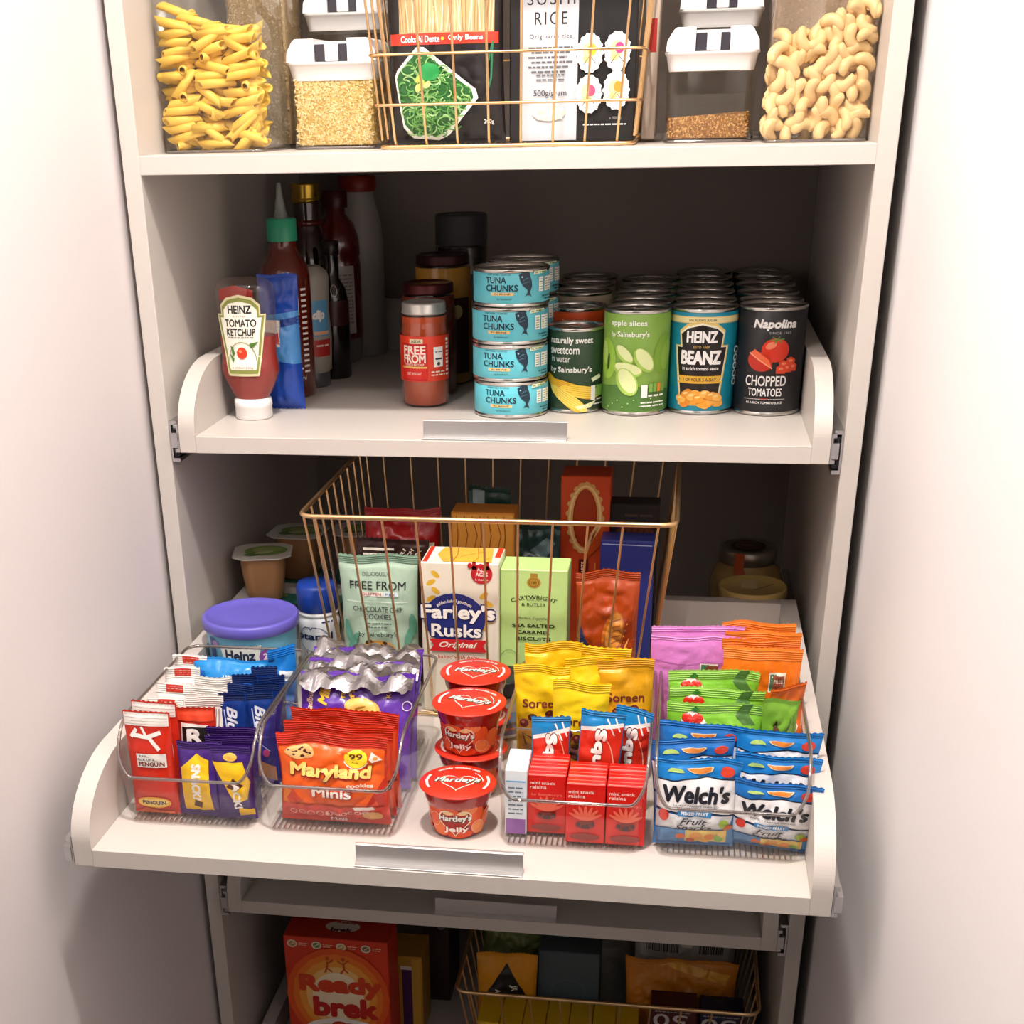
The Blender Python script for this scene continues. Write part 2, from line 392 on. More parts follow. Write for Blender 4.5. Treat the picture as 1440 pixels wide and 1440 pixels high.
def grain_fill(name, label, cat, x, y, z, w, d, h, col, cols, n, size, seed, slope=0):
    rnd = random.Random(seed); b = MB()
    R = [[(px, py, 0.2) for px, py in rr(w, d, 6, 3)], [(px, py, h-1+slope*px/w) for px, py in rr(w, d, 6, 3)]]
    b.rings(R, mat(col, .7, bump=.6, bscale=700, var=.25), False)
    ms = [mat(c, .6, var=.1) for c in cols]
    for i in range(n):
        f = rnd.random()
        if f < .62: px = rnd.uniform(-w/2+1, w/2-1); py = -d/2-.2; pz = rnd.uniform(1, h)
        elif f < .78: px = rnd.choice((-1, 1))*(w/2+.1); py = rnd.uniform(-d/2+2, d/2-4); pz = rnd.uniform(1, h)
        else: px = rnd.uniform(-w/2+1, w/2-1); py = rnd.uniform(-d/2+1, d/2-2); pz = h-.5+slope*px/w
        if f < .62 and pz > h+slope*px/w-1: pz = h+slope*px/w-1
        a = rnd.uniform(0, PI); l = size*rnd.uniform(.7, 1.2); q = size*.45*rnd.uniform(.8, 1.2)
        ax = Vector((math.cos(a), 0, math.sin(a))) if f < .62 else (Vector((0, math.cos(a), math.sin(a))) if f < .78 else Vector((math.cos(a), math.sin(a), 0)))
        n_ = Vector((0, -1, 0)) if f < .62 else (Vector((1 if px > 0 else -1, 0, 0)) if f < .78 else Vector((0, 0, 1)))
        bx = n_.cross(ax); c = Vector((px, py, pz))
        vs = [c+ax*l/2, c+bx*q/2, c-ax*l/2, c-bx*q/2, c+n_*q*.55]
        b.add(vs, [(0, 1, 4), (1, 2, 4), (2, 3, 4), (3, 0, 4)], rnd.choice(ms), True)
    o = b.build(name); o.location = W(x, y, z); return tag(o, label, cat, kind='stuff')

# ---- penne
t = clampbox('tall clear box half full of yellow penne, far left of the top shelf', 58, 118, 0, 108, 116, 330, lid=False)
t.name = 'storage_box'
def penne_mesh():
    b = MB(); L = 34; R1, R0 = 4.3, 3.0; n = 12
    def ring(r, e, sx): return [(sx*L/2+e*r*math.cos(2*PI*k/n)*.9, r*math.cos(2*PI*k/n), r*math.sin(2*PI*k/n)) for k in range(n)]
    ym = mat('#f9cd58', .45, var=.08, bscale=150)
    b.rings([ring(R0, 1, -1), ring(R1, 1, -1), ring(R1, 1, 1), ring(R0, 1, 1), ring(R0, 1, -1)], ym, True, False, False)
    return b.mesh('penne')
PM = penne_mesh(); rnd = random.Random(4)
def put(me, name, label, cat, group, x, y, z, e):
    o = bpy.data.objects.new(name, me); COL.objects.link(o); o.location = W(x, y, z); o.rotation_euler = e
    return tag(o, label, cat, group)
for layer in range(4):
    for row in range(15):
        z = 8+row*7.8+layer*3.9 % 7.8
        for k in range(3):
            x = 24+k*34+rnd.uniform(-4, 4)+((row+layer) % 2)*6-3
            top = 122-(x-10)*.18
            if z > top: continue
            if layer == 3 and row % 2: continue
            v = rnd.random()
            if v < .16 and layer == 0: e = (0, rnd.uniform(-.3, .3), PI/2+rnd.uniform(-.4, .4))
            else: e = (rnd.uniform(0, 6), rnd.choice((-.25, -.1, -.5, .1, .3, -.75, .55))*rnd.uniform(.5, 1.2), rnd.uniform(-.35, .35))
            put(PM, 'penne', 'yellow penne tube in the tall box at far left', 'pasta', 'penne in the tall clear box', min(max(x, 24), 94), 71+layer*9.5+rnd.uniform(-1, 1)+(10 if v < .16 and layer == 0 else 0), z+rnd.uniform(-1, 1), e)
for x, z, a in ((28, 128, -.35), (48, 119, -.28), (72, 112, -.1), (84, 108, .15)):
    put(PM, 'penne', 'yellow penne tube in the tall box at far left', 'pasta', 'penne in the tall clear box', x, 76, z, (1, -a, .1))
# ---- tall grain box beside the penne
t = clampbox('tall narrow clear box full of pale oats, right of the penne', 76, 222, 0, 72, 78, 330, lid=False); t.name = 'storage_box'
grain_fill('oats', 'pale speckled oats filling the tall narrow clear box', 'grain', 76, 222, 4, 64, 70, 318, '#b39a72', ('#d8c49c', '#c2a878', '#a5875a', '#e2d2b2'), 3200, 3.4, 5)
# ---- small clamp jars
clampbox('small clear jar of little pasta rings, white clamp lid', 175, 156, 0, 92, 90, 102)
grain_fill('pasta_rings', 'tiny pale yellow soup pasta in the small jar left of the basket', 'pasta', 175, 156, 4, 84, 82, 62, '#caa65a', ('#efd596', '#e6c67a', '#f2dfae', '#d9b668'), 2600, 4.2, 6)
clampbox('taller clear jar with white clamp lid, behind the pasta ring jar', 161, 276, 0, 86, 88, 152)
clampbox('small clear jar with a little brown seed, white clamp lid', 558, 156, 0, 88, 90, 102)
grain_fill('brown_seed', 'shallow layer of golden brown seed in the jar right of the basket', 'grain', 558, 156, 4, 80, 82, 21, '#9a6a2c', ('#c08a42', '#a87434', '#7f5120', '#d8ab66'), 1300, 3.0, 7, 5)
clampbox('taller clear jar with white clamp lid, behind the brown seed jar', 566, 276, 0, 84, 88, 144)
# ---- cashews
t = clampbox('tall clear box of cashew nuts, far right of the top shelf', 660, 118, 0, 97, 110, 330, lid=False); t.name = 'storage_box'
def cashew_mesh():
    b = MB(); P = []; R = []
    for i in range(13):
        a = -1.5+3.0*i/12; P.append((8.6*math.cos(a)-4, 0, 9.2*math.sin(a))); q = abs(i/12-.5)*2
        R.append(max(.5, 5.7*(1-q**3.5)**.5*(1.08-.25*i/12)))
    b.tube(P, R, mat('#f2cf94', .42, var=.12, bscale=90, bump=.1), 10); return b.mesh('cashew')
CM = cashew_mesh(); rnd = random.Random(9)
for layer in range(4):
    for row in range(10):
        z = 10+row*11+layer*5.5 % 11
        for k in range(6):
            x = 622+k*15.4+rnd.uniform(-3, 3)+(row % 2)*6-3; x = min(max(x, 620), 699)
            if z > 84+(x-620)*.42+rnd.uniform(-5, 3): continue
            if layer == 3 and row % 2: continue
            put(CM, 'cashew_nut', 'pale cashew nut in the tall clear box at far right', 'nut', 'cashews in the tall clear box', x, 75+layer*9+rnd.uniform(-1.5, 1.5), z+rnd.uniform(-2, 2), (rnd.uniform(-.5, .5), rnd.uniform(0, 6.28), rnd.choice((0, PI))+rnd.uniform(-.5, .5)))
t = clampbox('tall clear box of beige crumbs, behind the cashews', 661, 232, 0, 94, 100, 330, lid=False); t.name = 'storage_box'
grain_fill('breadcrumbs', 'beige crumbs in the tall box behind the cashews', 'food', 661, 232, 4, 86, 90, 128, '#b99c7c', ('#c9ad8c', '#b4936e', '#d6bd9e'), 900, 2.6, 8)

# ---- top basket
basket('gold wire basket on the top shelf, holding noodles and sushi rice', 360, 205, 0, 252, 290, 288, 330, 210, 8, 10, 'basket', (38, 82))

def boxpack(name, label, cat, x, y, z, w, d, h, col, art=None, rz=0, rx=0, group=None, rough=.45, r=1.0, extra=None, ry=0):
    """carton: x = centre, y = front face, z = base. art(front, w, h), parts body + flaps + print"""
    t = thing(name, label, cat, x, y, z, rz, rx, group, ry)
    b = MB(); b.box(-w/2, w/2, 0, d, 0, h, mat(col, rough), r); t0 = t; t = b.build('body', t)
    if art:
        a = Art(); art(a, w, h); a.build(t, Fplane(0, 0, 0), 'front_print')
    if extra: extra(t, w, d, h)
    return t0
def topart(fn):
    def f(t, w, d, h):
        a = Art(); fn(a, w, d); a.build(t, Fplane(0, 0, h, '+z'), 'top_print')
    return f
# ================================================================ bags
def bag(name, label, cat, x, y, z, w, h, t, col, art=None, seal=(9, 7), arth=None, sealcol=None, rz=0, rx=0, ry=0, group=None, seed=0, rough=.28, amp=1.0, zig=1.2, metal=0, nx=26, nz=34, sealart=None, lean=0, topw=1.0, backcol=None):
    root = thing(name, label, cat, x, y, z, rz, rx, group, ry); nx = max(12, round(w/2.6)); nz = max(16, round(h/2.8)); amp *= 1.7
    sb, st = seal[1], seal[0]; T = t/2
    def sect(xx, zz):
        vn = (zz-sb)/max(1, h-st-sb); un = min(1, abs(xx)/(w/2)); inb = 0 < vn < 1
        if not inb: return .35+.25*abs(math.sin(zz*1.9)), 0
        g = math.sin(PI*min(max(vn, 0), 1))**.5*(1.25-.5*vn)*.9
        return T*(1-un**2.8)**.6*g+.4, (1-un**6)
    def crease(xx, zz, side):
        v = Vector((xx*.055, zz*.055, seed*7.3+side*3.1)); n = noise.noise(v)*1.6+abs(noise.noise(v*1.45))*1.9-.6
        db = min(abs(zz-sb), abs(h-st-zz)); c = math.sin(xx*.42+3*noise.noise(v*.7)+seed)*math.exp(-db/9)*.9
        return (n+c)*amp
    def surf(side):
        def F(xx, zz, off=0):
            th, k = sect(xx, zz); vn = min(max(zz/h, 0), 1)
            sw = (1-.05*math.sin(PI*vn))*(1+(topw-1)*vn)
            d = th+off+(crease(xx, zz, side) if k else 0)*min(1, th/ (T*.5+.01))*k*.8
            bend = lean*vn*vn*w*.2+noise.noise(Vector((xx*.02, zz*.03, seed)))*1.6*amp*vn
            zw = zz+(noise.noise(Vector((xx*.03, seed*1.7, 5)))*2.2*amp if zz > h-st-4 else 0)
            return (xx*sw, side*-1*d+bend, zw)
        return F
    FF, FB = surf(1), surf(-1)
    b = MB(); mt = mat(col, rough, metal, bump=.25, bscale=120, var=.05); ms = mat(sealcol or col, rough, metal, bump=.15, bscale=120, var=.05)
    zs = [0, sb*.5, sb]+[sb+(h-sb-st)*j/nz for j in range(1, nz+1)]+[h-st*.75, h-st*.5, h-st*.25, h]
    nseal = 3
    def pt(F, i, zz):
        xx = -w/2+w*i/nx; p = F(xx, zz)
        if zz in (0, h): p = (p[0], p[1], p[2]+(zig if i % 2 else -zig)*(.5))
        return p
    for F, fl in ((FF, False), (FB, True)):
        vs = [pt(F, i, zz) for zz in zs for i in range(nx+1)]
        fa, fb = [], []
        for j in range(len(zs)-1):
            for i in range(nx):
                q = [j*(nx+1)+i, j*(nx+1)+i+1, (j+1)*(nx+1)+i+1, (j+1)*(nx+1)+i]; q = q[::-1] if fl else q
                (fb if (zs[j] >= h-st-.01 or zs[j+1] <= sb+.01) else fa).append(q)
        o = len(b.v); b.add(vs, fa, (mat(backcol, rough, metal, bump=.25, bscale=120) if (fl and backcol) else mt), True)
        k = b.mi(ms)
        for f in fb: b.f.append([i+o for i in f]); b.m.append(k); b.sm.append(False)
    # side strip joining the two faces
    for s in (0, nx):
        vs = []; fs = []
        for zz in zs: vs += [pt(FF, s, zz), pt(FB, s, zz)]
        for j in range(len(zs)-1): fs.append([2*j, 2*j+1, 2*j+3, 2*j+2] if s == 0 else [2*j+1, 2*j, 2*j+2, 2*j+3])
        b.add(vs, fs, mt, True)
    pch = b.build('pouch', root)
    if st > 4:
        sbm = MB()
        for k in range(max(2, int(st/2.2))):
            zz = h-st+1.2+k*2.2
            if zz > h-1: break
            for F in (FF,):
                pts = [F(-w/2+w*i/16, zz, .25) for i in range(17)]; sbm.tube(pts, .42, ms, 4)
        sbm.build('crimped_seal', root)
    if art:
        a = Art(rough=rough+.05, step=.07, base=.55); art(a, w, arth or h)
        if arth: a.t = [([(x_, z_*h/arth) for x_, z_ in v_], f_, m_, o_) for v_, f_, m_, o_ in a.t]
        a.build(pch, FF, 'front_print', 2.4)
    return root

# noodle pouch and sushi rice
def a_noodle(a, w, h):
    a.rect(-w/2+2, 8, w/2-2, h-4, '#1d1a1b'); a.rect(-w/2+2, 146, w/2-3, h-6, '#2f8a45')
    a.text('edamame', -6, 167, 92, 16, '#f5f5f0', .02); a.text('spaghetti', 0, 152, 90, 14, '#f5f5f0', .02)
    a.rect(-w/2+3, 132, w/2-4, 143, '#d8402f'); a.rect(-w/2+3, 90, w/2-4, 100, '#d8402f')
    a.rect(-w/2+14, 100, w/2-8, 132, '#c9a878')
    r = random.Random(3)
    for i in range(34):
        x = -w/2+16+i*2.9; a.line([(x, 101), (x+r.uniform(-4, 4), 131)], 1.1, r.choice(('#e8cfa4', '#f0dcb8', '#a98453'))); a.n -= 1
    a.n += 1
    a.text('High Protein', -24, 137.5, 38, 6, '#ffffff', .02); a.ell(0, 137.5, 1.5, 1.5, '#f4d34a'); a.text('High Fibre', 24, 137.5, 32, 6, '#ffffff', .02)
    a.text('Cooks Al Dente', -24, 95, 42, 6, '#ffffff', .02); a.ell(0, 95, 1.5, 1.5, '#f4d34a'); a.text('Only Beans', 24, 95, 36, 6, '#ffffff', .02)
    a.poly([(44+15*math.cos(k*PI/4+.2), 142+15*math.sin(k*PI/4+.2)) for k in range(8)], '#e8472c')
    a.text('GLUTEN', 44, 148, 20, 6, '#ffffff', .03, rot=.35); a.text('FREE', 45, 139, 17, 8, '#ffffff', .04, rot=.35)
    tray_ = [(-53, 62), (-50, 68), (-28, 88), (-20, 88), (34, 50), (36, 42), (4, 9), (-8, 4), (-34, 6), (-44, 16)]
    a.poly(tray_, '#f0efe9'); a.poly([(x*.92-2, (z-45)*.9+45) for x, z in tray_], '#2f6a35')
    for i in range(230):
        x = r.uniform(-44, 26); z = r.uniform(10, 80)
        if z > 84-abs(x+22)*.75 or z < 6+max(0, x+5)*1.0 or z < 10+max(0, -x-34)*2: continue
        q = r.uniform(0, 6.3); R = r.uniform(4, 10)
        a.line([(x+R*math.cos(q+k*.5), z+R*math.sin(q+k*.5)*.7) for k in range(6)], 1.2, r.choice(('#6fae5a', '#8cc56f', '#4f9148', '#a8d48c'))); a.n -= 1
    a.n += 1
    for i in range(9): a.ell(-24+r.uniform(-10, 14), 56+r.uniform(-8, 12), 4, 2.6, r.choice(('#c9d96a', '#b3cc55', '#dfe58c')), rot=r.uniform(0, 3)); a.n -= 1
    a.n += 2; a.ell(-14, 66, 11, 8, '#2e9a50'); a.text('200g', 46, 20, 10, 5, '#e8e8e8', .01)
    a.line([(48, 75), (52, 92), (50, 60), (45, 44)], 2, '#2f7a52')
bag('noodle_pouch', 'black, green and red pouch of green noodles in the top basket', 'pouch', 294, 112, 3, 122, 190, 44, '#232021', a_noodle, seed=2, amp=.5, seal=(10, 5), nx=20, nz=24)
def a_sushi(a, w, h):
    a.rect(-50, 2, 5, h-3, '#c9cdd3'); 
    a.text('SUSHI', -22, 127, 47, 11, '#2b2b2e', -.012, space=1.25); a.text('RICE', -22, 110, 32, 11, '#2b2b2e', -.012, space=1.3)
    a.text('Originario rice', -22, 94, 42, 5, '#4a4a4e', 0, space=1.2)
    for k in range(6): a.scribble(-44+k % 2*3, 0-k % 3*3, 84-k*4.2, 1.4, '#6a6c72', k)
    for k in range(2): a.scribble(-36, -8, 60-k*4.2, 1.4, '#6a6c72', k+9)
    a.text('500g/gram', -22, 44, 33, 7, '#2b2b2e', 0)
    a.ell(-23, 27, 17, 7.5, '#d9d3c8'); r = random.Random(2)
    for i in range(40): a.ell(-23+r.uniform(-14, 14), 27+r.uniform(-5, 6), 2.2, .9, '#f4f0e8', rot=r.uniform(0, 3), n=8); a.n -= 1
    a.n += 2; a.text('#', 40, 138, 6, 8, '#eeeeee', .02)
    for cx, cz, f in ((17, 79, '#e8c23a'), (44, 80, '#b44a8a'), (17, 43, '#d8577a'), (44, 46, '#f09a3c')):
        a.ell(cx, cz, 12.5, 17, '#f4f1ec')
        for i in range(14): q = i*PI/7; a.ell(cx+11.5*math.cos(q), cz+15.5*math.sin(q), 2.2, 2.2, '#ffffff', n=8); a.n -= 1
        a.n += 1; a.ell(cx-1, cz+2, 6.5, 7.5, '#f7e7a8'); a.ell(cx+2, cz+3, 4.5, 5, f); a.ell(cx-3, cz-5, 3.6, 3, '#f6d98c'); a.line([(cx-6, cz-10), (cx, cz-2), (cx+6, cz-9)], .6, '#3a3a3a')
    a.scribble(12, 55, 15, 1.2, '#dddddd', 4); a.text('e 500 g', 44, 21, 12, 3, '#999999')
boxpack('rice_carton', 'black and silver carton of sushi rice in the top basket', 'carton', 422, 106, 3, 126, 50, 165, '#171618', a_sushi, r=1.5)
boxpack('red_carton', 'white and red pack at the right side of the top basket', 'carton', 497, 170, 3, 14, 90, 150, '#c9b7a6', lambda a, w, h: a.rect(-5, 80, 5, 110, '#b03028'))

# ================================================================ tins
def can(name, label, x, y, z, r, h, col, art=None, rz=0, group=None, cat='tin', lid=TIN, ribs=False, big=True, a0=0.0):
    t = thing(name, label, cat, x, y, z, rz, group=group)
    b = MB(); b.lathe([(r-3, .2), (r-.6, .6), (r, 1.6), (r, 2.8), (r-1, 4), (r-1, h-4), (r, h-2.8), (r+.2, h-1.2), (r-.6, h-.1), (r-1.8, h-.3), (r-2.4, h-3.6)], lid, 48, cap1=False); b.build('body', t)
    b = MB(); b.lathe([(r-2.4, h-4.2), (r-2.4, h-3.7), (r-6, h-3.2), (r-7, h-4), (r*.55, h-4), (r*.52, h-3.5), (r*.3, h-3.6), (.01, h-3.6)], lid, 40)
    ld = b.build('lid', t)
    b = MB(); b.tube([(r*.28*math.cos(k*PI/8), -r*.35+r*.36*math.sin(k*PI/8), h-2.3) for k in range(16)], .9, lid, 6, True); b.box(-3, 3, -2, 9, h-3.4, h-1.8, lid, .5); b.build('ring_pull', ld)
    b = MB(); b.lathe([(r-.7, 4.2), (r-.35, 4.6), (r-.35, h-4.6), (r-.7, h-4.2)], mat(col, .38), 56, cap0=False, cap1=False); lb_ = b.build('label', t)
    if art:
        a = Art(); art(a, r, h); a.build(lb_, Fcyl(r-.35, a0), 'label_print', 5)
    return t
def a_tuna(a, r, h):
    a.text('RESPONSIBLY SOURCED', -8, 33.6, 26, 1.8, '#1c3b49', 0)
    a.text('TUNA', -12, 28, 24, 6.6, '#16323f', .022); a.text('CHUNKS', -5.5, 20, 36, 6.8, '#16323f', .022)
    a.rect(-17, 12.4, 8, 15.6, '#ecc887'); a.text('IN BRINE', -4.5, 14, 18, 1.8, '#4a3a1c', .02); a.text("by Sainsbury's", -2, 8.8, 16, 2.6, '#16323f')
    F = [(12, 33.5), (17, 35.5), (24, 35.3), (24.5, 32), (26.5, 27), (27, 21), (24.6, 15.5), (26.5, 10.6), (24, 12.2), (21, 12.5), (18.6, 11), (22, 15.4), (21.5, 18), (16.5, 22), (13.5, 27)]
    a.poly([(x+1.5, z) for x, z in F], '#143042'); a.ell(17, 31, .9, .9, '#9fdbe6'); a.line([(18.5, 27), (20.5, 29), (24, 30)], .5, '#5f93a8'); a.line([(17, 24), (20, 25), (25, 26)], .4, '#5f93a8')
    a.poly([(30, 32.6), (51, 34.2), (52, 36.4), (31, 36.4)], '#e9f2d4'); a.text('MSC', 34, 34.7, 4, 1.8, '#6a8a2a', .02); a.scribble(38, 50, 34.2, 1.2, '#6a8a2a', 1)
    for k, x in enumerate((40.5, 49.5, 56)):
        a.rect(x-3.4, 15.5, x+3.4, 30, '#f4f6f4')
        for q in range(5): a.rect(x-2.4, 17+q*2.5, x+2.4, 18+q*2.5, ('#7d8a8f', '#8bb86a', '#c9ba6a')[(k*2+q) % 3]); a.n -= 1
        a.n += 1
    a.scribble(42, 58, 10, 1.3, '#1c3b49', 4); a.scribble(46, 58, 7, 1.3, '#1c3b49', 6)
TC = '#64c6d6'; TH_ = 39.2
tw = ('bottom', 'second', 'third', 'top')
for k in range(4):
    q = can('tuna_tin', 'teal tuna tin, %s of the front stack' % ('bottom tin' if k == 0 else 'second tin from the bottom' if k == 1 else 'third tin from the bottom' if k == 2 else 'topmost tin'), 356+(.8, -.6, -.8, .6)[k], 148, T2+.3+k*TH_, 42, 39, TC, a_tuna, rz=(0, -1.5, -1.5, 1.5)[k], group='stacked tuna tins', a0=-.05) if k == 0 else dup(q0, 356+(.8, -.6, -.8, .6)[k], 148, T2+.3+k*TH_, 'teal tuna tin, %s' % ('second from the bottom of the front stack', 'third from the bottom of the front stack', 'topmost of the front stack')[k-1], rz=(0, -1.5, -1.5, 2)[k])
    if k == 0: q0 = q
for k in range(4):
    dup(q0, 359, 236, T2+.3+k*TH_, 'teal tuna tin of the rear stack, %s' % ('at its bottom', 'second up', 'third up', 'topmost, rim showing behind the front stack')[k], 'tuna tins of the rear stack', rz=3)

def a_corn(a, r, h):
    a.text('naturally sweet', -2, 78, 52, 9, '#f2f4ee', .02); a.text('sweetcorn', -10, 68, 36, 7.5, '#f2f4ee', .02); a.text('in water', -14, 59, 24, 6.5, '#f2f4ee', 0)
    a.text("by Sainsbury's", -2, 47, 50, 8, '#f2f4ee', .02)
    for (cx, cz, L, rot, c) in ((-12, 22, 30, -.75, '#f0c733'), (2, 26, 30, -.32, '#e8b52a'), (12, 24, 26, -.15, '#f4d24a'), (-4, 16, 26, -.55, '#f7dc62')):
        a.ell(cx, cz, L, 6.5, c, rot=rot)
        for k in range(5): u = rot2(-L*.7, -4.5+k*2.2, rot); v = rot2(L*.7, -4.5+k*2.2, rot); a.line([(cx+u[0], cz+u[1]), (cx+v[0], cz+v[1])], .35, '#b8861c'); a.n -= 1
        a.n += 1
    a.poly([(4, 8), (16, 10), (30, 14), (22, 6), (8, 4.8)], '#e9efb8')
    a.poly([(22, 38), (34, 42), (36, 38), (24, 34)], '#dfe9c8'); a.rect(22, 14, 28, 30, '#eef2ea'); a.rect(29, 18, 40, 30, '#7fb24e'); a.scribble(30, 39, 14, 1.5, '#eef2ea', 2); a.scribble(22, 40, 9, 1.3, '#eef2ea', 3)
can('sweetcorn_tin', 'dark green tin of sweetcorn with yellow corn picture', 427, 174, T2+.3, 33, 92, '#27442c', a_corn, a0=-.05)
def a_basic(a, r, h):
    a.rect(-40, 60, 40, 98, '#e2551f'); a.text("Sainsbury's", 2, 90, 28, 5.5, '#f6e4d6', .0); a.text('basics', 0, 80, 44, 12, '#f7d9c4', -.01)
can('basics_tin', 'orange and red tin behind the sweetcorn', 420, 246, T2+.3, 36.5, 104, '#c24a20', a_basic)
can('soup_tin', 'beige labelled tin, tall, behind the orange tin', 422, 320, T2+.3, 37, 112, '#b7a890', lambda a, r, h: a.rect(-34, 60, 34, 84, '#6b3a20'))
can('soup_tin', 'beige labelled tin at the back of the sweetcorn column', 422, 396, T2+.3, 37, 112, '#9c8c78')
can('soup_tin', 'rearmost tin of the column behind the sweetcorn', 421, 474, T2+.3, 37, 112, '#8a6a50')
def a_apple(a, r, h):
    a.poly([(-52, 5), (60, 5), (60, 26), (20, 30), (-10, 34), (-52, 30)], '#4f7a34')
    a.text('apple slices', -9, 98, 42, 7.5, '#f4f8ec', .02); a.text('by', -26, 86, 7, 7, '#f4f8ec', 0, shear=.3); a.text("Sainsbury's", -3, 86.5, 36, 7.5, '#f4f8ec', .02)
    a.ell(-36, 60, 14, 22, '#9ccb4a', rot=.1); a.ell(-33, 57, 2, 9, '#3c5a1c', rot=-.1); a.ell(-40, 66, 5, 12, '#c4e27c', rot=.1)
    a.ell(36, 66, 14, 22, '#7fae3a', rot=-.2); a.ell(40, 64, 8, 16, '#92bf48', rot=-.2)
    for cx, cz, rx, rz, ro in ((-12, 66, 13, 6.5, -.75), (-8, 50, 17, 7.5, -.2), (10, 60, 15, 9, -.9), (-8, 37, 16, 11, -1.0)):
        a.ell(cx, cz, rx, rz, '#a9d05a', rot=ro); a.ell(cx+.6, cz+1.2, rx*.9, rz*.75, '#e4f0b0', rot=ro)
    a.rect(8, 20, 15, 34, '#eef2ea')
    for k, c in enumerate(('#7fb24e', '#7fb24e', '#e8953a', '#7fb24e')): a.rect(16.5+k*5.2, 26, 21+k*5.2, 35, c); a.n -= 1
    a.n += 1; a.scribble(16, 37, 21, 2, '#eef2ea', 3); a.scribble(8, 37, 14, 1.5, '#eef2ea', 5); a.scribble(8, 37, 10.5, 1.3, '#eef2ea', 6)
    for k in range(12): a.ell(-30+k*6.1, 9+(k*37 % 11), .7, .7, '#cfe6a8', n=6); a.n -= 1
ca = can('apple_tin', 'light green tin of apple slices, front of its column', 495, 167, T2+.3, 37, 112, '#86b14a', a_apple)
def a_beans(a, r, h):
    a.rect(-58, 97, 58, 104, '#e8d38c'); a.rect(-58, 98, 58, 103, '#f2e3a8'); a.text('NO ADDED SUGAR', 0, 100.5, 30, 2.6, '#3a3020', .01)
    K = [(-29, 72), (-22, 72), (-24, 86), (-16, 92), (0, 96), (16, 92), (24, 86), (22, 72), (29, 72), (28, 64), (24, 38), (22, 24), (22, 14), (-22, 14), (-22, 24), (-24, 38), (-28, 64)]
    def sc(P, q, dz=0): return [(x*q, (z-54)*q+54+dz) for x, z in P]
    a.poly(sc(K, 1.1), '#e9cf7a'); a.poly(sc(K, 1.04), '#f6efd6'); a.poly(sc(K, .99), '#1a1412')
    a.text('HEINZ', 0, 83, 34, 12.5, '#ffffff', .035); a.text('ESTD 1869', 0, 72.5, 17, 2.6, '#d8b060', .01)
    a.text('BEANZ', 0, 61.5, 45, 15, '#ffffff', .04); a.text('in a rich tomato sauce', 0, 50, 40, 3.8, '#ffffff', .02)
    a.poly([(-25, 42), (25, 42), (22, 38), (25, 34), (-25, 34), (-22, 38)], '#e8b53c'); a.text('1 OF YOUR 5 A DAY', 0, 38, 36, 3.6, '#2a1c10', .02)
    r_ = random.Random(5)
    for i in range(22): a.ell(r_.uniform(-22, 24), 13+r_.uniform(-2, 14)*(1-abs(r_.uniform(-.5, .5))), 6, 4.1, r_.choice(('#e9992c', '#f0ab45', '#d98420')), rot=r_.uniform(-.6, .6)); a.ell(0, 0, .01, .01, '#e9992c'); a.n -= 2
    a.n += 2
    for i in range(7): x = -20+i*6.6; a.ell(x, 17+(i*5 % 7), 6, 4.2, ('#f4b552', '#e9992c')[i % 2], rot=.3*((i % 3)-1)); a.ell(x-1, 18.6+(i*5 % 7), 2.8, 1.1, '#fbdc96', rot=.2)
    for k in range(5): a.ring(43, 34+k*8.5, 4.4, 4, 1.6, '#dbeef2', n=12)
cb = can('beans_tin', 'turquoise tin of baked beans, front of its column', 568, 179, T2+.3, 37, 112, '#1491ae', a_beans, a0=-.05)
def a_nap(a, r, h):
    W_ = '#f4f2f0'
    a.text('Napolina', 6, 96, 48, 12, W_, .03, shear=.2); a.text('SINCE 1965', 12, 88, 24, 2.4, '#b8b4b0', .0)
    a.ell(8, 70, 15, 12.5, '#d8341c'); a.ell(3, 75, 6, 3.5, '#f08a66', rot=.4)
    for k in range(6): q = k*PI/3+.2; a.line([(9, 81), (9+8*math.cos(q), 81+4*math.sin(q))], 1.1, '#5a8a2c'); a.n -= 1
    a.n += 1
    a.ell(-8, 58, 14, 10, '#c92e18', rot=-.3); a.poly([(-20, 66), (6, 50), (2, 60), (-14, 71)], '#ee6a42'); a.line([(-20, 67), (6, 51)], 1, '#f6b08c')
    for cx, cz in ((18, 55), (26, 58), (22, 51), (29, 52), (15, 50)): a.poly([(cx-5, cz-4), (cx+5, cz-4.5), (cx+6, cz+2), (cx, cz+5), (cx-5, cz+3)], '#e24a2a'); a.ell(cx, cz+1, 2.6, 1.4, '#f28a64')
    a.text('CHOPPED', 0, 38, 44, 11, W_, .015); a.text('TOMATOES', 0, 26, 36, 8.5, W_, .012)
    a.line([(-22, 18.6), (22, 18.6)], .7, '#b8b4b0'); a.line([(-4, 18.9), (4, 18.9)], .9, '#c93a2a'); a.text('IN A RICH TOMATO JUICE', 0, 14.4, 38, 3.2, W_, .01)
cn = can('tomato_tin', 'black tin of chopped tomatoes, front of its column', 641.5, 176, T2+.3, 37, 114, '#1b1a1f', a_nap, a0=-.12)
ordn = ('second', 'third', 'fourth', 'fifth', 'sixth')
pc = can('plain_tin', None, 0, 0, 0, 36.2, 110, '#3a3a34')
def plain(nm, label, group, x, y, col):
    q = dup(pc, x, y, T2+.3, label, group); q.name = nm
    for c in q.children:
        if c.name.startswith('label'):
            c.data = c.data.copy(); c.data.materials.clear(); c.data.materials.append(mat(col, .4))
    return q
for k in range(4): plain('apple_tin', 'green labelled tin, %s back in the apple slices column' % ordn[k], 'green tins behind the apple slices', 497+k*1.0, 242+k*73.5, '#6d9440')
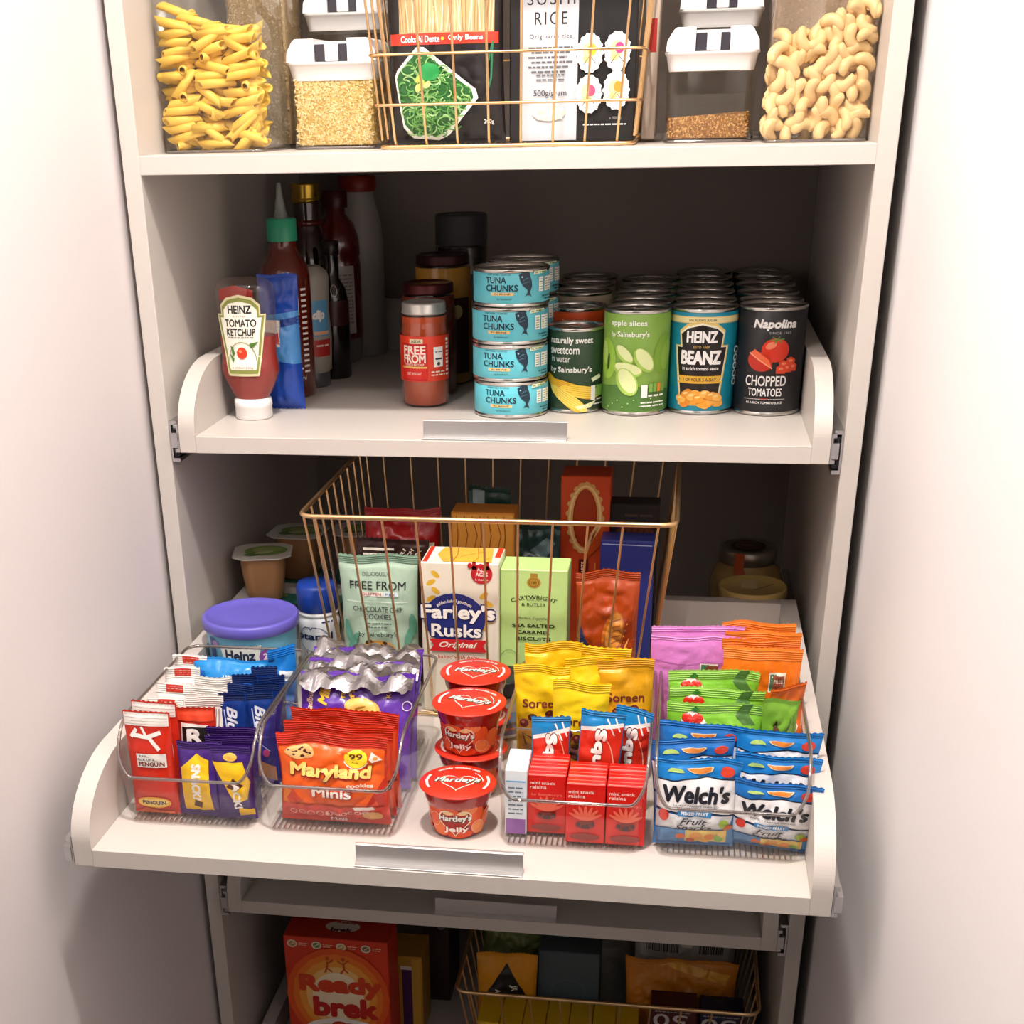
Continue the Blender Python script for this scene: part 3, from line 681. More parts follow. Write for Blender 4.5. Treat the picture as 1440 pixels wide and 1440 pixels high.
for k in range(5): plain('beans_tin', 'turquoise labelled tin, %s back in the baked beans column' % ordn[k], 'tins behind the baked beans', 568.5, 252.8+k*72.4, '#17788c')
for k in range(5): plain('tomato_tin', 'black labelled tin, %s back in the chopped tomatoes column' % ordn[k], 'tins behind the chopped tomatoes', 642.5, 250.5+k*72.8, '#1f1d20')
for c in list(pc.children_recursive): bpy.data.objects.remove(c)
bpy.data.objects.remove(pc)

# ================================================================ jars and bottles
def jar(name, label, x, y, z, r, h, fill, lidc, lh=11, lr=.8, shoulder=.82, fillh=None, art=None, a0=0, rz=0, lidrough=.3, labelband=None, metal=.6, cat='jar', toprim=True):
    t = thing(name, label, cat, x, y, z, rz)
    hb = h-lh; rl = r*lr
    prof = [(r*.86, .3), (r, 4), (r, hb*shoulder), (r*.97, hb*shoulder+4), (rl*.97, hb-3), (rl*.95, hb)]
    b = MB(); b.lathe(prof, GLS, 44, cap1=False); b.build('glass', t)
    b = MB(); fh = fillh or hb-3; ir = [(max(.1, q-1.6), min(zz+(1.6 if i == 0 else 0), fh)) for i, (q, zz) in enumerate(prof) if zz < fh]
    ir.append((ir[-1][0], fh)); b.lathe(ir, mat(fill, .25, bump=.2, bscale=150, var=.2, coat=.6), 40); b.build('contents', t)
    b = MB(); L = mat(lidc, lidrough, metal)
    b.lathe([(rl, hb-1), (rl+1.6, hb), (rl+1.8, hb+1.2), (rl+1.1, hb+2.2), (rl+1.1, h-2.2), (rl+.2, h-.5), (rl-1.5, h), (rl-3, h-.9), (.01, h-.9)], L, 48, cap0=False); b.build('lid', t)
    if labelband:
        z0, z1, c = labelband
        b = MB(); b.lathe([(r+.25, z0), (r+.3, z0+.1), (r+.3, z1-.1), (r+.25, z1)], mat(c, .4), 48, cap0=False, cap1=False); b.build('label', t)
    if art:
        a = Art(); art(a, r, h); a.build(t, Fcyl(r+.3, a0), 'label_print', 5)
    return t
def a_asda(a, r, h):
    a.rect(-25, 31, 8, 72, '#c4161c'); a.rect(-24, 33, 7, 70, '#d8281f')
    a.rect(-13, 72, 3, 77, '#e9dcb8'); a.text('ASDA', -5, 74.5, 12, 3.2, '#2a5a20', .02)
    a.text('FREE', -8, 65, 28, 9.5, '#fbeee0', .03); a.text('FROM', -8, 55.5, 28, 9.5, '#fbeee0', .03)
    a.rect(-24, 45, 7, 47, '#e8c06a'); a.text('TOMATO KETCHUP', -8, 49, 24, 2.6, '#fbeee0', .01); a.text('NET WEIGHT', -8, 39, 18, 3, '#fbeee0', 0)
    a.rect(15, 46, 27, 68, '#f4f0ea'); a.scribble(17, 26, 62, 1.4, '#777777', 1); a.scribble(17, 26, 54, 1.8, '#333333', 2); a.ell(21, 49.5, 2, 2, '#333333')
    a.scribble(12, 30, 40, 1.6, '#f4d8c8', 3); a.scribble(12, 30, 36.5, 1.6, '#f4d8c8', 4)
    for k in range(10): a.rect(31.4, 36+k*4.2, 36, 38+k*4.2+(k % 2), '#f4f0ea'); a.n -= 1
jar('sauce_jar', 'glass jar of orange-red sauce, silver lid and red label', 251, 187, T2+.3, 28, 115, '#b4481c', '#c9c6c0', art=a_asda, labelband=(30, 80, '#dd3a1c'), lr=.86, a0=0.0, lh=12)
jar('sauce_jar', 'jar of brown-red sauce with dark red lid, behind the silver-lidded one', 244, 255, T2+.3, 34, 128, '#6a2416', '#4a1618', lr=.86, art=lambda a, r, h: (a.rect(0, 20, 34, 66, '#1d1416'), a.text('PUTTANESCA', 16, 50, 30, 6, '#e8e0d8', .02), a.text('SAUCE', 20, 40, 20, 6, '#e8e0d8', .02)))
jar('pickle_jar', 'jar of mustard-yellow pickle with dark lid, third in the jar row', 250, 331, T2+.3, 37, 152, '#b8842c', '#3c1a1e', lr=.86, art=lambda a, r, h: (a.rect(-4, 15, 42, 104, '#3a1e18'), a.ell(24, 88, 7, 8, '#b8a46a')))
t = jar('coffee_jar', 'dark jar with a tall grey-black lid at the very back', 257, 438, T2+.3, 36, 190, '#1e1210', '#3c3a3e', lh=36, lr=.9, metal=0, labelband=(20, 120, '#211417'))
t = jar('coffee_jar', 'dark jar with black lid between pickle and coffee jars', 243, 512, T2+.3, 33, 150, '#3a1210', '#17151a', lh=26, lr=.9, metal=0)

# ketchup: an upside-down squeezy bottle, oval in plan
t = thing('ketchup_bottle', 'upside-down squeezy bottle of tomato ketchup, white cap', 'bottle', 67, 100, T2+.3)
def ov(w, d, z, n=44): return [(w/2*math.copysign(abs(math.cos(2*PI*k/n))**.85, math.cos(2*PI*k/n)), d/2*math.sin(2*PI*k/n), z) for k in range(n)]
KP = [(37, 34, 21), (40, 36, 24), (48, 38, 30), (58, 44, 40), (67, 50, 52), (66, 50, 60), (63, 46, 70), (65, 46, 90), (67, 44, 115), (68, 42, 135), (64, 38, 143), (54, 30, 148), (40, 20, 150)]
PET = clear((.93, .89, .87), .35, .04, dif=(.6, .45, .4, .04))
b = MB(); b.rings([ov(w, d, z) for w, d, z in KP], PET); b.build('bottle_body', t)
b = MB(); b.rings([ov(w-2, d-2, z+(1 if i == 0 else 0)) for i, (w, d, z) in enumerate(KP) if z <= 90], mat('#9a1408', .3, var=.1)); b.build('ketchup', t)
b = MB(); b.grid(lambda u, v: (-26+40*u, -(19*math.sqrt(max(0, 1-((-26+40*u)/33)**2))), 128+v*(16-10*abs(u-.5))), 14, 6, mat('#a8200e', .3)); b.build('ketchup_smear', t)
b = MB(); b.rings([ov(40, 38, 0.2), ov(42, 40, 1.5), ov(41.5, 39.5, 13), ov(43, 41, 14), ov(42, 40, 21), ov(38, 35, 22.5)], WHITE); b.build('cap', t)
def kf(x, z, o):
    zz = min(max(z, 24), 148); i = max(k for k in range(len(KP)-1) if KP[k][2] <= zz); q = (zz-KP[i][2])/(KP[i+1][2]-KP[i][2]) if KP[i+1][2] > KP[i][2] else 0
    w = KP[i][0]+(KP[i+1][0]-KP[i][0])*q; d = KP[i][1]+(KP[i+1][1]-KP[i][1])*q
    return (x, -(d/2+o)*math.sqrt(max(.02, 1-(x/(w/2+.3))**2))-o*.3-.6, z)
a = Art()
K = [(-26, 113), (-21, 113), (-21, 122), (-14, 129), (0, 132), (14, 129), (21, 122), (21, 113), (26, 113), (25, 106), (17, 54), (16, 52), (-16, 52), (-17, 54), (-25, 106)]
def ks(q): return [(x*q-1, (z-92)*q+92) for x, z in K]
a.poly(ks(1.07), '#e4dcb0'); a.poly(ks(1.0), '#8d9448'); a.poly(ks(.9), '#f3f0e2')
a.text('HEINZ', -1, 119.5, 27, 8.5, '#2a2a26', .03); a.text('ESTD 1869', -1, 112.5, 14, 1.8, '#8a7a50')
a.text('TOMATO', -1, 105.5, 36, 8, '#2a2a26', .02); a.text('KETCHUP', -1, 96, 33, 8, '#2a2a26', .02); a.scribble(-16, 14, 90, 1, '#8a8a80', 3)
a.ring(-1, 66, 16, 20, .7, '#8d9448', a0=0, a1=PI); a.ell(-1, 74, 6, 6.2, '#d43c1c'); a.ell(-2.5, 76, 2, 1.6, '#f08a5c'); a.poly([(-14, 82), (-12, 70), (-9, 73), (-11, 80)], '#4f7a34'); a.poly([(8, 84), (18, 86), (12, 80), (9, 80)], '#4f7a34'); a.poly([(-16, 74), (-12, 64), (-10, 68)], '#4f7a34')
a.text('e 220ml 250g', -1, 58.5, 24, 2.6, '#8a4a30', 0)
a.build(t, kf, 'label', 4)

bag('dishwasher_pack', 'crumpled blue plastic pack standing behind the ketchup', 'packet', 90, 151, T2+.3, 48, 146, 38, '#1d4bb4', lambda a, w, h: (a.poly([(-24, 60), (24, 52), (24, 110), (-24, 104)], '#4d93d8'), a.poly([(-24, 88), (24, 96), (24, 104), (-24, 96)], '#1c3f94'), a.rect(-20, 72, 4, 100, '#f2efe8'), a.poly([(-8, 78), (4, 74), (2, 88)], '#d0322a')), seal=(3, 3), seed=11, amp=1.4, rough=.25)
def bottle(name, label, x, y, z, prof, mt, caps, art=None, a0=0, rz=0, rf=None, seg=40):
    t = thing(name, label, 'bottle', x, y, z, rz)
    b = MB(); b.lathe(prof, mt, seg); b.build('bottle_body', t)
    for nm, pr, m2 in caps:
        b = MB(); b.lathe(pr, m2, 36); b.build(nm, t)
    if art:
        def rz_(zz):
            for (r0, z0), (r1, z1) in zip(prof, prof[1:]):
                if z0 <= zz <= z1 and z1 > z0: return r0+(r1-r0)*(zz-z0)/(z1-z0)
            return prof[1][0]
        R0 = max(p[0] for p in prof)
        a = Art(); art(a, R0); a.build(t, Fcone(lambda z: rz_(z)+.2, a0, R0), 'label_print', 5)
    return t
SRI = mat('#5a1408', .15, coat=.8)
def a_sri(a, r):
    a.text('SAUCE', 8, 128, 22, 5, '#e8e4dc', .02)
    for k in range(16): a.rect(26, 30+k*6.2, 34, 32.4+k*6.2, '#e4e0d8'); a.n -= 1
    a.line([(8, 96), (14, 112), (16, 98), (22, 118), (22, 96)], 1.5, '#e8e4dc'); a.ring(16, 84, 5, 6, 1.4, '#e8e4dc'); a.line([(10, 76), (22, 84)], 1.6, '#e8e4dc')
    a.text('480 ml', 18, 24, 18, 4, '#e8e4dc', .01); a.rect(10, 58, 18, 62, '#e8e4dc'); a.scribble(8, 24, 34, 2, '#e8e4dc', 4)
bottle('chilli_sauce_bottle', 'brown-red chilli sauce bottle, bright green cap and spout', 76, 234, T2+.3, [(26, .3), (30, 3), (30, 138), (27, 150), (19, 162), (16, 172), (16, 178)], SRI,
       [('cap', [(17.5, 176), (17.8, 178), (17.6, 199), (16, 200.5)], mat('#2fa37a', .35)), ('spout', [(8, 200), (7.5, 206), (6, 209), (6, 214), (4, 222), (3, 232), (2.2, 238)], clear((.75, .8, .75), .7, .1, dif=(.4, .45, .4, .5)))], a_sri)
bottle('vinegar_bottle', 'dark glass bottle with ribbed gold screw cap', 63, 402, T2+.3, [(28, .3), (31, 3), (31, 120), (29, 150), (20, 172), (17.5, 184), (17.5, 208)], mat('#2c0d0b', .12, coat=.8),
       [('neck_ring', [(19, 180), (20, 182), (20, 185), (18, 187)], mat('#5a2018', .2)), ('cap', [(17, 207), (19, 208), (19, 211), (17.6, 213), (18.6, 215), (17.6, 218), (18.8, 221), (17.6, 224), (19, 227), (18, 229.5)], mat('#b8963c', .25, 1))])
bottle('salad_cream_bottle', 'grey squeezy bottle with pale blue and red label', 86, 298, T2+.3, [(20, .3), (22, 2), (22, 18), (25, 20), (27, 60), (25, 90), (27, 128), (24, 136), (16, 142)], mat('#a39e94', .4),
       [('cap', [(21, .2), (22.4, 1), (22.4, 17), (21, 18.5)], mat('#4a4a50', .4))], lambda a, r: (a.rect(6, 62, 36, 104, '#5c9ec9'), a.rect(8, 38, 36, 58, '#b02a26'), a.text('dip', 20, 86, 18, 14, '#f2f2ee', .04, shear=.3), a.rect(12, 64, 34, 68, '#e4b08c'), a.scribble(14, 32, 50, 2, '#e8d8c8', 2)))
bottle('soy_sauce_bottle', 'slim near-black sauce bottle between grey and red bottles', 102, 357, T2+.3, [(19, .3), (21, 3), (21, 90), (18, 108), (10, 122), (10, 150)], mat('#120a0b', .15, coat=.7),
       [('cap', [(11, 149), (11.5, 150), (11.5, 164), (10.5, 165)], mat('#1a0c0e', .3))], lambda a, r: (a.rect(-10, 66, 30, 96, '#3c1518'), a.ring(8, 108, 5, 7, 1, '#c9bcb4')))
bottle('red_drink_bottle', 'dark red bottle with tall white back label, ribbed clear foot', 82, 478, T2+.3, [(20, .3), (27, 5), (29, 30), (31, 36), (31, 128), (29.5, 134), (31, 140), (30, 158), (24, 176), (14, 188), (13, 198)], mat('#701712', .15, coat=.8, trans=.2),
       [('cap', [(16.5, 196), (17, 198), (17, 216), (15, 217.5)], mat('#4a0c10', .35)), ('foot', [(20.5, .2), (27.6, 5), (29.6, 30), (30, 33)], clear((.7, .68, .66), .8, .25, dif=(.5, .48, .46, .3)))],
       lambda a, r: (a.rect(-18, 40, 30, 126, '#c9c2ba'), a.rect(-18, 40, -6, 126, '#2a2626'), *[a.ring(-12, 50+k*15, 5.5, 6, 1.8, '#d8d2ca', n=12) for k in range(5)], *[a.scribble(0, 26, 54+k*4.6, 1.6, '#8a847c', k) for k in range(14)]))
bottle('milk_bottle', 'tall white bottle with orange-red cap at the back left', 98, 546, T2+.3, [(30, .3), (33, 4), (33, 150), (31, 170), (22, 205), (21, 214)], mat('#b4afa8', .45),
       [('cap', [(25, 212), (26, 214), (26, 229), (24, 231)], mat('#8f2416', .4))])
# ================================================================ clear bins on the pulled-out tray
def clearbin(label, x, yf, z, w, L, h, wt=None, div=None):
    """origin at the middle of the front edge on the tray; rounded tub, walls low at the front and swept up to h"""
    t = thing('clear_bin', label, 'bin', x, yf, z)
    wt = wt or w+10; LIP = 29.0
    def H(y):
        q = (y+6)/58.0
        if q >= 1: return h
        q = max(0, q); return LIP+(h-LIP)*(1-(1-q)**2.4)**.8
    def outline(k, o):    # k = height fraction of flare, o = inset
        pts = rr(w+(wt-w)*k-2*o, L+12*k-2*o, max(3, 13-o), 6); 
        return [(px, py+L/2) for px, py in pts]
    def densify(P):
        Q = []
        for i in range(len(P)):
            a = P[i]; b_ = P[(i+1) % len(P)]; d = math.hypot(a[0]-b_[0], a[1]-b_[1]); n = max(1, int(d/7))
            for k in range(n): Q.append((a[0]+(b_[0]-a[0])*k/n, a[1]+(b_[1]-a[1])*k/n))
        return Q
    base = densify([(px, py+L/2) for px, py in rr(w, L, 13, 6)])
    def wallpt(p, f, o):
        # p on base outline; f fraction of the local height
        hh = H(p[1]); zz = f*hh; k = zz/h; cx, cy = 0, L/2
        sx = (w+(wt-w)*k-2*o)/w; sy = (L+10*k-2*o)/L
        return (p[0]*sx, cy+(p[1]-cy)*sy, zz)
    b = MB(); fs = [0.0, .03, .15, .3, .45, .6, .75, .9, 1]
    b.rings([[wallpt(p, f, 2.0 if f == 0 else 0) for p in base] for f in fs], ACR, True, False, False)
    b.build('wall', t)
    b = MB(); b.add([(p[0]*.98, L/2+(p[1]-L/2)*.98, .3) for p in base]+[(p[0]*.98, L/2+(p[1]-L/2)*.98, 2.2) for p in base], [list(range(len(base)))[::-1], list(range(len(base), 2*len(base)))], ACR)
    b.build('floor_plate', t)
    b = MB(); n = int(w/5.2)
    for i in range(n):
        px = -w/2+6+(w-12)*i/(n-1); b.box(px-.7, px+.7, 3, L-3, 2.2, 3.1, ACRIM, .2)
    b.build('floor_ribs', t, kind='stuff')
    b = MB(); b.tube([(lambda q: (q[0], q[1], q[2]))(wallpt(p, 1, .9)) for p in base], 1.7, ACRIM, 8, True); b.build('rim', t)
    for k, dy in enumerate(div or ()):
        b = MB(); ww = w/2-1.5; b.box(-ww, ww, dy-.8, dy+.8, 3.2, h*.84, ACR, .3); b.tube([(-ww, dy, h*.84), (ww, dy, h*.84)], .9, ACRIM, 6); b.build('divider', t)
    return t
Z3 = T3+.3
BF = -340
clearbin('clear bin of wafers and chocolate bars at the far left of the tray', 107, BF, Z3, 124, 222, 96, 136)
clearbin('clear bin of orange biscuit bags and purple pouches', 245, BF, Z3, 124, 222, 96, 136)
clearbin('clear bin of red raisin boxes and yellow pouches', 470, BF, Z3, 126, 222, 96, 136, div=(86,))
clearbin('clear bin of blue and white fruit snack bags, far right', 610, BF, Z3, 126, 222, 96, 136)
ZB = T3+4.0
# ---- bin 1
RED = '#d22c16'
def a_peng(a, w, h):
    a.rect(-w/2+1, h-13, w/2-1, h-1, '#f0ece6')
    for k in range(4): a.line([(-w/2+2, h-3-k*2.8), (w/2-2, h-3-k*2.8)], .5, '#b8a89a'); a.n -= 1
    a.n += 1
    a.line([(-14, h-22), (2, h-24), (12, h-36)], 4, '#f4f0ea'); a.line([(0, h-24), (14, h-19)], 4, '#f4f0ea'); a.line([(-10, h-16), (-16, h-24)], 3.5, '#f4f0ea'); a.line([(-5, h-14), (-1, h-22)], 2.5, '#f4f0ea')
    a.rect(-12, h-54, 18, h-40, '#f1ede6'); a.text('P.P.P...', -4, h-42.5, 10, 2, '#333333', .02); a.text('PICK UP A...', -1, h-46, 20, 2.4, '#333333', .02); a.text('PENGUIN', 3, h-50.5, 26, 4.4, '#7a1a14', .03)
    a.ell(0, 14, 17, 6.5, '#f3b12e'); a.ell(0, 14, 15.5, 5, '#f9d46a'); a.text('PENGUIN', 0, 14, 24, 4.6, '#2a2450', .03)
    a.poly([(-18, 2), (-10, 8), (6, 3), (18, 3), (18, 1), (-18, 1)], '#e86a3c')
pg = bag('wafer_packet', 'red biscuit packet with white speech bubble, front left of its bin', 'packet', 70, -322, ZB, 46, 106, 17, RED, a_peng, seal=(3, 3), seed=1, amp=.5, nx=16, nz=20)
q = dup(pg, 70, -301, ZB+1, 'red biscuit packet standing right behind the front left one', rz=-3)
q = bag('wafer_packet', 'red packet with a black and white letter R, behind the purple bars', 'packet', 106, -290, ZB, 40, 98, 20, '#c92a18', lambda a, w, h: (a.poly([(-15, 60), (16, 58), (14, 82), (-14, 84)], '#f2eee8'), a.rect(-13, 62, 13, 80, '#1c1818'), a.text('R', 0, 71, 17, 15, '#f2eee8', .05, rot=PI/2*0), a.rect(-19, 86, 19, 97, '#e0492c')), seed=5, amp=.6, seal=(4, 4), nx=16, nz=20)
for k in range(3):
    bag('wafer_packet', ('plain white wrapper with grey print, beside the blue bars', 'plain white wrapper, second behind the letter R packet', 'plain white wrapper, third behind the letter R packet')[k], 'packet', 104-k*3, -264+k*24, ZB, 40, (98, 96, 98)[k], 16, '#ece8e2', (lambda a, w, h: [a.rect(12+j*3, 20, 13+j*3, 84, '#8a8484') for j in range(2)]) if k == 0 else None, seed=20+k, amp=1.0, seal=(12, 4), rx=-4, nx=16, nz=20, rough=.45)
def a_snack(a, w, h):
    a.poly([(-16, 6), (14, 10), (10, 66), (-2, 72), (-18, 56)], '#f2c21c'); a.text('SNACK!', -2, 42, 40, 9.5, '#fbf7ee', .05, rot=-PI/2); a.poly([(-6, 14), (2, 12), (4, 20), (-4, 22)], '#5a2a16')
bag('chocolate_bar', 'purple and yellow snack bar, the one beside the red packet', 'bar', 115, -322, ZB, 44, 78, 20, '#46237a', a_snack, arth=84, seal=(7, 6), seed=31, amp=.8, ry=3, nx=18, nz=22)
def a_snack2(a, w, h):
    a.poly([(-19, 66), (12, 66), (18, 44), (14, 26), (2, 22)], '#f2c21c'); a.poly([(-6, 40), (2, 50), (12, 42), (4, 36)], '#5a2a16'); a.text('ACK!', 4, 30, 30, 8, '#fbf7ee', .05, rot=-PI/2); a.poly([(2, 4), (18, 6), (18, 14), (4, 16)], '#f2c21c'); a.ell(0, 71, 7, 3.6, '#e8b04a')
bag('chocolate_bar', 'purple and yellow bar at the right front of the left bin', 'bar', 152, -324, ZB, 38, 76, 20, '#3f2174', a_snack2, arth=82, seal=(7, 6), seed=33, amp=.8, ry=-2, nx=18, nz=22)
for k in range(2): bag('chocolate_bar', ('dark purple bar squeezed behind the two yellow and purple ones', 'dark purple bar, the rearmost of the purple bars')[k], 'bar', 144-k*2, -306+k*11, ZB, 50, 79+k*3, 9, '#3a1c6c', seal=(9, 6), seed=36+k, amp=.7, nx=18, nz=22)
def a_blu(a, w, h):
    a.text('Blue', 0, 70, 34, 11, '#e8eefa', .03, shear=.3, rot=-PI/2); a.line([(-8, 84), (-4, 50), (8, 40)], 1, '#c8d8f4'); a.poly([(-12, 14), (12, 6), (12, 22), (-4, 30), (-12, 30)], '#efb42a'); a.ell(4, 38, 3.5, 4, '#e0557a')
b1 = bag('chocolate_bar', 'dark blue bar with white lettering, left of the pair', 'bar', 132, -256, ZB, 27, 100, 14, '#123a8c', a_blu, seal=(8, 4), seed=41, amp=.6, nx=12, nz=20, sealcol='#0d2860')
dup(b1, 159, -252, ZB+1, 'dark blue bar with white lettering, right of the pair', rz=4)
for k in range(5): bag('chocolate_bar', 'navy and blue wrapped bar, %s row behind the lettered pair' % ('left bar in the first', 'right bar in the first', 'left bar in the second', 'right bar in the second', 'single bar in the third')[k], 'bar', (134, 160, 133, 160, 148)[k], (-238, -236, -220, -217, -201)[k], ZB, 27, (101, 103, 103, 102, 104)[k], 12, ('#17439c', '#10307a', '#1c56b4', '#0f2c70', '#14388a')[k], seal=(9, 4), seed=50+k, amp=1, rx=-3, sealcol='#0d2864', nx=12, nz=18)
for k in range(4):
    bag('wafer_packet', 'slim white packet with red top tab, %s from the front of its row' % ('first', 'second', 'third', 'fourth')[k], 'packet', 60-k*2.0, -262+k*31, ZB, 38, 90+k*3, 19, '#efece7', lambda a, w, h: (a.rect(-8, h-10, 10, h-2, '#c8321e'), a.rect(-14, h-30, 12, h-22, '#dcd6d0')), seal=(12, 4), seed=60+k, amp=.7, rx=-10, nx=14, nz=18, rough=.4)
bag('wafer_packet', 'white packet with pink-orange side, behind the red packets', 'packet', 66, -283, ZB, 42, 98, 10, '#f0dfd6', lambda a, w, h: a.poly([(-20, 78), (18, 84), (20, 97), (-20, 90)], '#e89a80'), seal=(5, 4), seed=66, amp=.8, nx=14, nz=18)
bag('biscuit_roll', 'bright sky blue roll pack with white print at the bin back', 'packet', 98, -152, ZB+54, 84, 40, 34, '#1d8ad4', lambda a, w, h: (a.text('11% FRUIT', 8, 25, 26, 4.5, '#f2f6fa', .03, shear=-.2), a.text('12% FRUIT', 2, 17, 28, 4, '#f2f6fa', .03, shear=-.2), a.poly([(-36, 6), (-24, 4), (-26, 30), (-36, 32)], '#1560b0')), seal=(2, 2), seed=71, amp=1.2)
bag('biscuit_roll', 'standing blue wrapper carrying the rolled sky blue pack', 'packet', 104, -150, ZB, 74, 52, 26, '#145aa8', seal=(2, 2), seed=72, amp=1)
bag('chocolate_bar', 'glossy bright blue twisted wrapper at the right back corner of the left bin', 'bar', 156, -160, ZB, 30, 112, 18, '#1c7fd8', lambda a, w, h: a.rect(-2, h-34, 12, h-24, '#e8eef4'), seal=(10, 4), seed=73, amp=2.2)

# ---- bin 2
def a_mary(a, w, h):
    a.rect(-w/2+2, 14, w/2-2, h-16, '#f0621c')
    a.poly([(-w/2+3, 16), (-w/2+3, 46), (-34, 36), (-24, 16)], '#f28a2c'); a.poly([(-w/2+6, 30), (-40, 44), (-30, 30), (-40, 20)], '#d8401a')
    a.poly([(26, 14), (w/2-2, 18), (w/2-2, 60), (40, 40)], '#c22a18'); a.poly([(30, 22), (44, 34), (46, 20)], '#e8542a')
    a.ell(-32, 88, 15, 7.5, '#e8b672', rot=-.05); r = random.Random(3)
    for i in range(12): a.ell(-32+r.uniform(-11, 11), 88+r.uniform(-5, 5), 1.7, 1.1, '#4a2a18', n=8); a.n -= 1
    a.n += 1
    a.ell(24, 84, 11.5, 10.5, '#f8d62c'); a.text('99', 24, 86, 13, 6.5, '#5a2a16', .03); a.text('KCAL', 24, 79.5, 7, 2, '#5a2a16'); a.ring(24, 84, 12.6, 11.6, .9, '#f4efe6', a0=PI*1.1, a1=PI*1.9)
    a.poly([(39, 92), (50, 84), (40, 80), (37, 84)], '#f2e8dc'); a.ell(43, 85, 2.4, 2, '#f0a24a')
    a.text('Maryland', -1, 66.5, 83, 21, '#8f1c0c', .06, shear=.05); a.text('Maryland', -1, 67.5, 82, 19.5, '#f6d878', .035, shear=.05)
    a.text('cookies', 29, 54.5, 26, 5, '#f4ead8', .03); a.text('Minis', 1, 43, 40, 13, '#b0340f', .05); a.text('Minis', 0, 43.6, 39, 12, '#f8f4ec', .03)
    a.rect(-w/2+2, 1, w/2-2, 26, '#cf3220')
    for k in range(5): a.ring(-40+k*9, 15, 3.6, 4, .7, '#f0c8bc', n=12)
    a.text('& CHOC CHIP', 14, 17, 44, 5, '#f0c8bc', .02, rot=.08); a.ell(38, 14, 10, 6, '#e0a868'); a.text('Minis', 4, 5, 16, 4, '#f4efe6', .03)
    a.poly([(20, 26), (40, 28), (42, 24), (22, 22)], '#f4efe6')
MAR = []
for k in range(3):
    q = bag('biscuit_bag', ('orange-red bag of mini cookies with big yellow lettering, front one', 'orange-red cookie bag, middle of the three, only its top edge showing', 'orange-red cookie bag, rearmost of the three')[k], 'bag', (246, 248, 250)[k], (-317, -298, -280)[k], ZB, 107, 91+k*3.5, (26, 15, 15)[k], '#d63a1e', a_mary if k == 0 else (lambda a, w, h: (a.rect(-w/2+2, 10, w/2-2, h-20, '#e2521e'), a.poly([(36, 30), (52, 34), (52, 46), (38, 42)], '#6a2a18'))), seal=(14, 6), seed=80+k, amp=1.3, arth=111, sealcol='#d4381f', rz=(0, -2, -3)[k], nx=30, nz=34)
def a_purp(a, w, h):
    a.text('Cadbury', -48, 62, 30, 9, '#f2c9a8', .02, shear=.2, rot=PI/2*.95); a.text('Mini', -33, 70, 26, 12, '#f2c33c', .04, shear=.3, rot=PI/2*.9)
    a.text('min', -14, 74, 18, 6, '#f0c84a', .03, rot=PI/2); a.text('fin', -4, 74, 18, 6, '#f0c84a', .03, rot=PI/2); a.scribble(-30, -8, 52, 2.2, '#f4d878', 3)
    a.ell(8, 56, 19, 10, '#e8b04a', rot=-.15); a.ell(7, 57, 16, 8, '#f2c46a', rot=-.15); a.poly([(22, 50), (32, 44), (28, 54)], '#e8b04a'); a.ell(6, 56, 6, 1, '#b8802c', rot=.3)
    a.text('KCAL', 34, 76, 18, 5, '#f0c84a', .02, rot=PI/2); a.ell(42, 78, 6, 2, '#2f9aa0', rot=-.8); a.ell(-18, 48, 3, 2.5, '#3aa6a0'); a.ring(54, 60, 5, 5, .8, '#e8d8f0', n=14)
    a.scribble(-56, 50, 24, 2, '#8a5ac0', 5); a.t = [([(x, z+22) for x, z in v], f, m, o) for v, f, m, o in a.t]
SILV = mat('#a3a1a4', .2, .95, bump=.25, bscale=60)
for k in range(3):
    w_ = (118, 117, 116, 115)[k]; y_ = (-243, -218, -193, -172)[k]
    q = bag('snack_pouch', ('purple pouch with golden biscuit picture, front of the pouch row', 'purple pouch second in its row, crumpled silver top edge', 'purple pouch third in its row, silver foil showing', 'purple pouch at the back of its row, against the bin end')[k], 'pouch', 245+(0, 2, -1, 1)[k], y_, ZB, w_, (112, 115, 118, 106)[k], (22, 16, 14, 20)[k], '#5b2ba0', a_purp if k < 1 else None, seal=(4, 5), seed=90+k, amp=1.3, rx=-25, group='purple pouches in the second bin', nx=28, nz=30)
    b = MB()
    def fo(u, v, k=k, w_=w_, y_=y_):
        xx = (u-.5)*w_*.97; hh = (108, 111, 114, 104)[k]
        n1 = noise.noise(Vector((xx*.06, v*2, k*5))); n2 = noise.noise(Vector((xx*.13, v*3, k*9+2)))
        return (xx, -13+v*27+n2*3.5, hh-13+22*math.sin(v*PI*.62)*(1+.25*n1)+n1*7+n2*5)
    b.grid(fo, 36, 12, SILV, False); b.build('foil_top', q, label='crumpled silver foil edge')
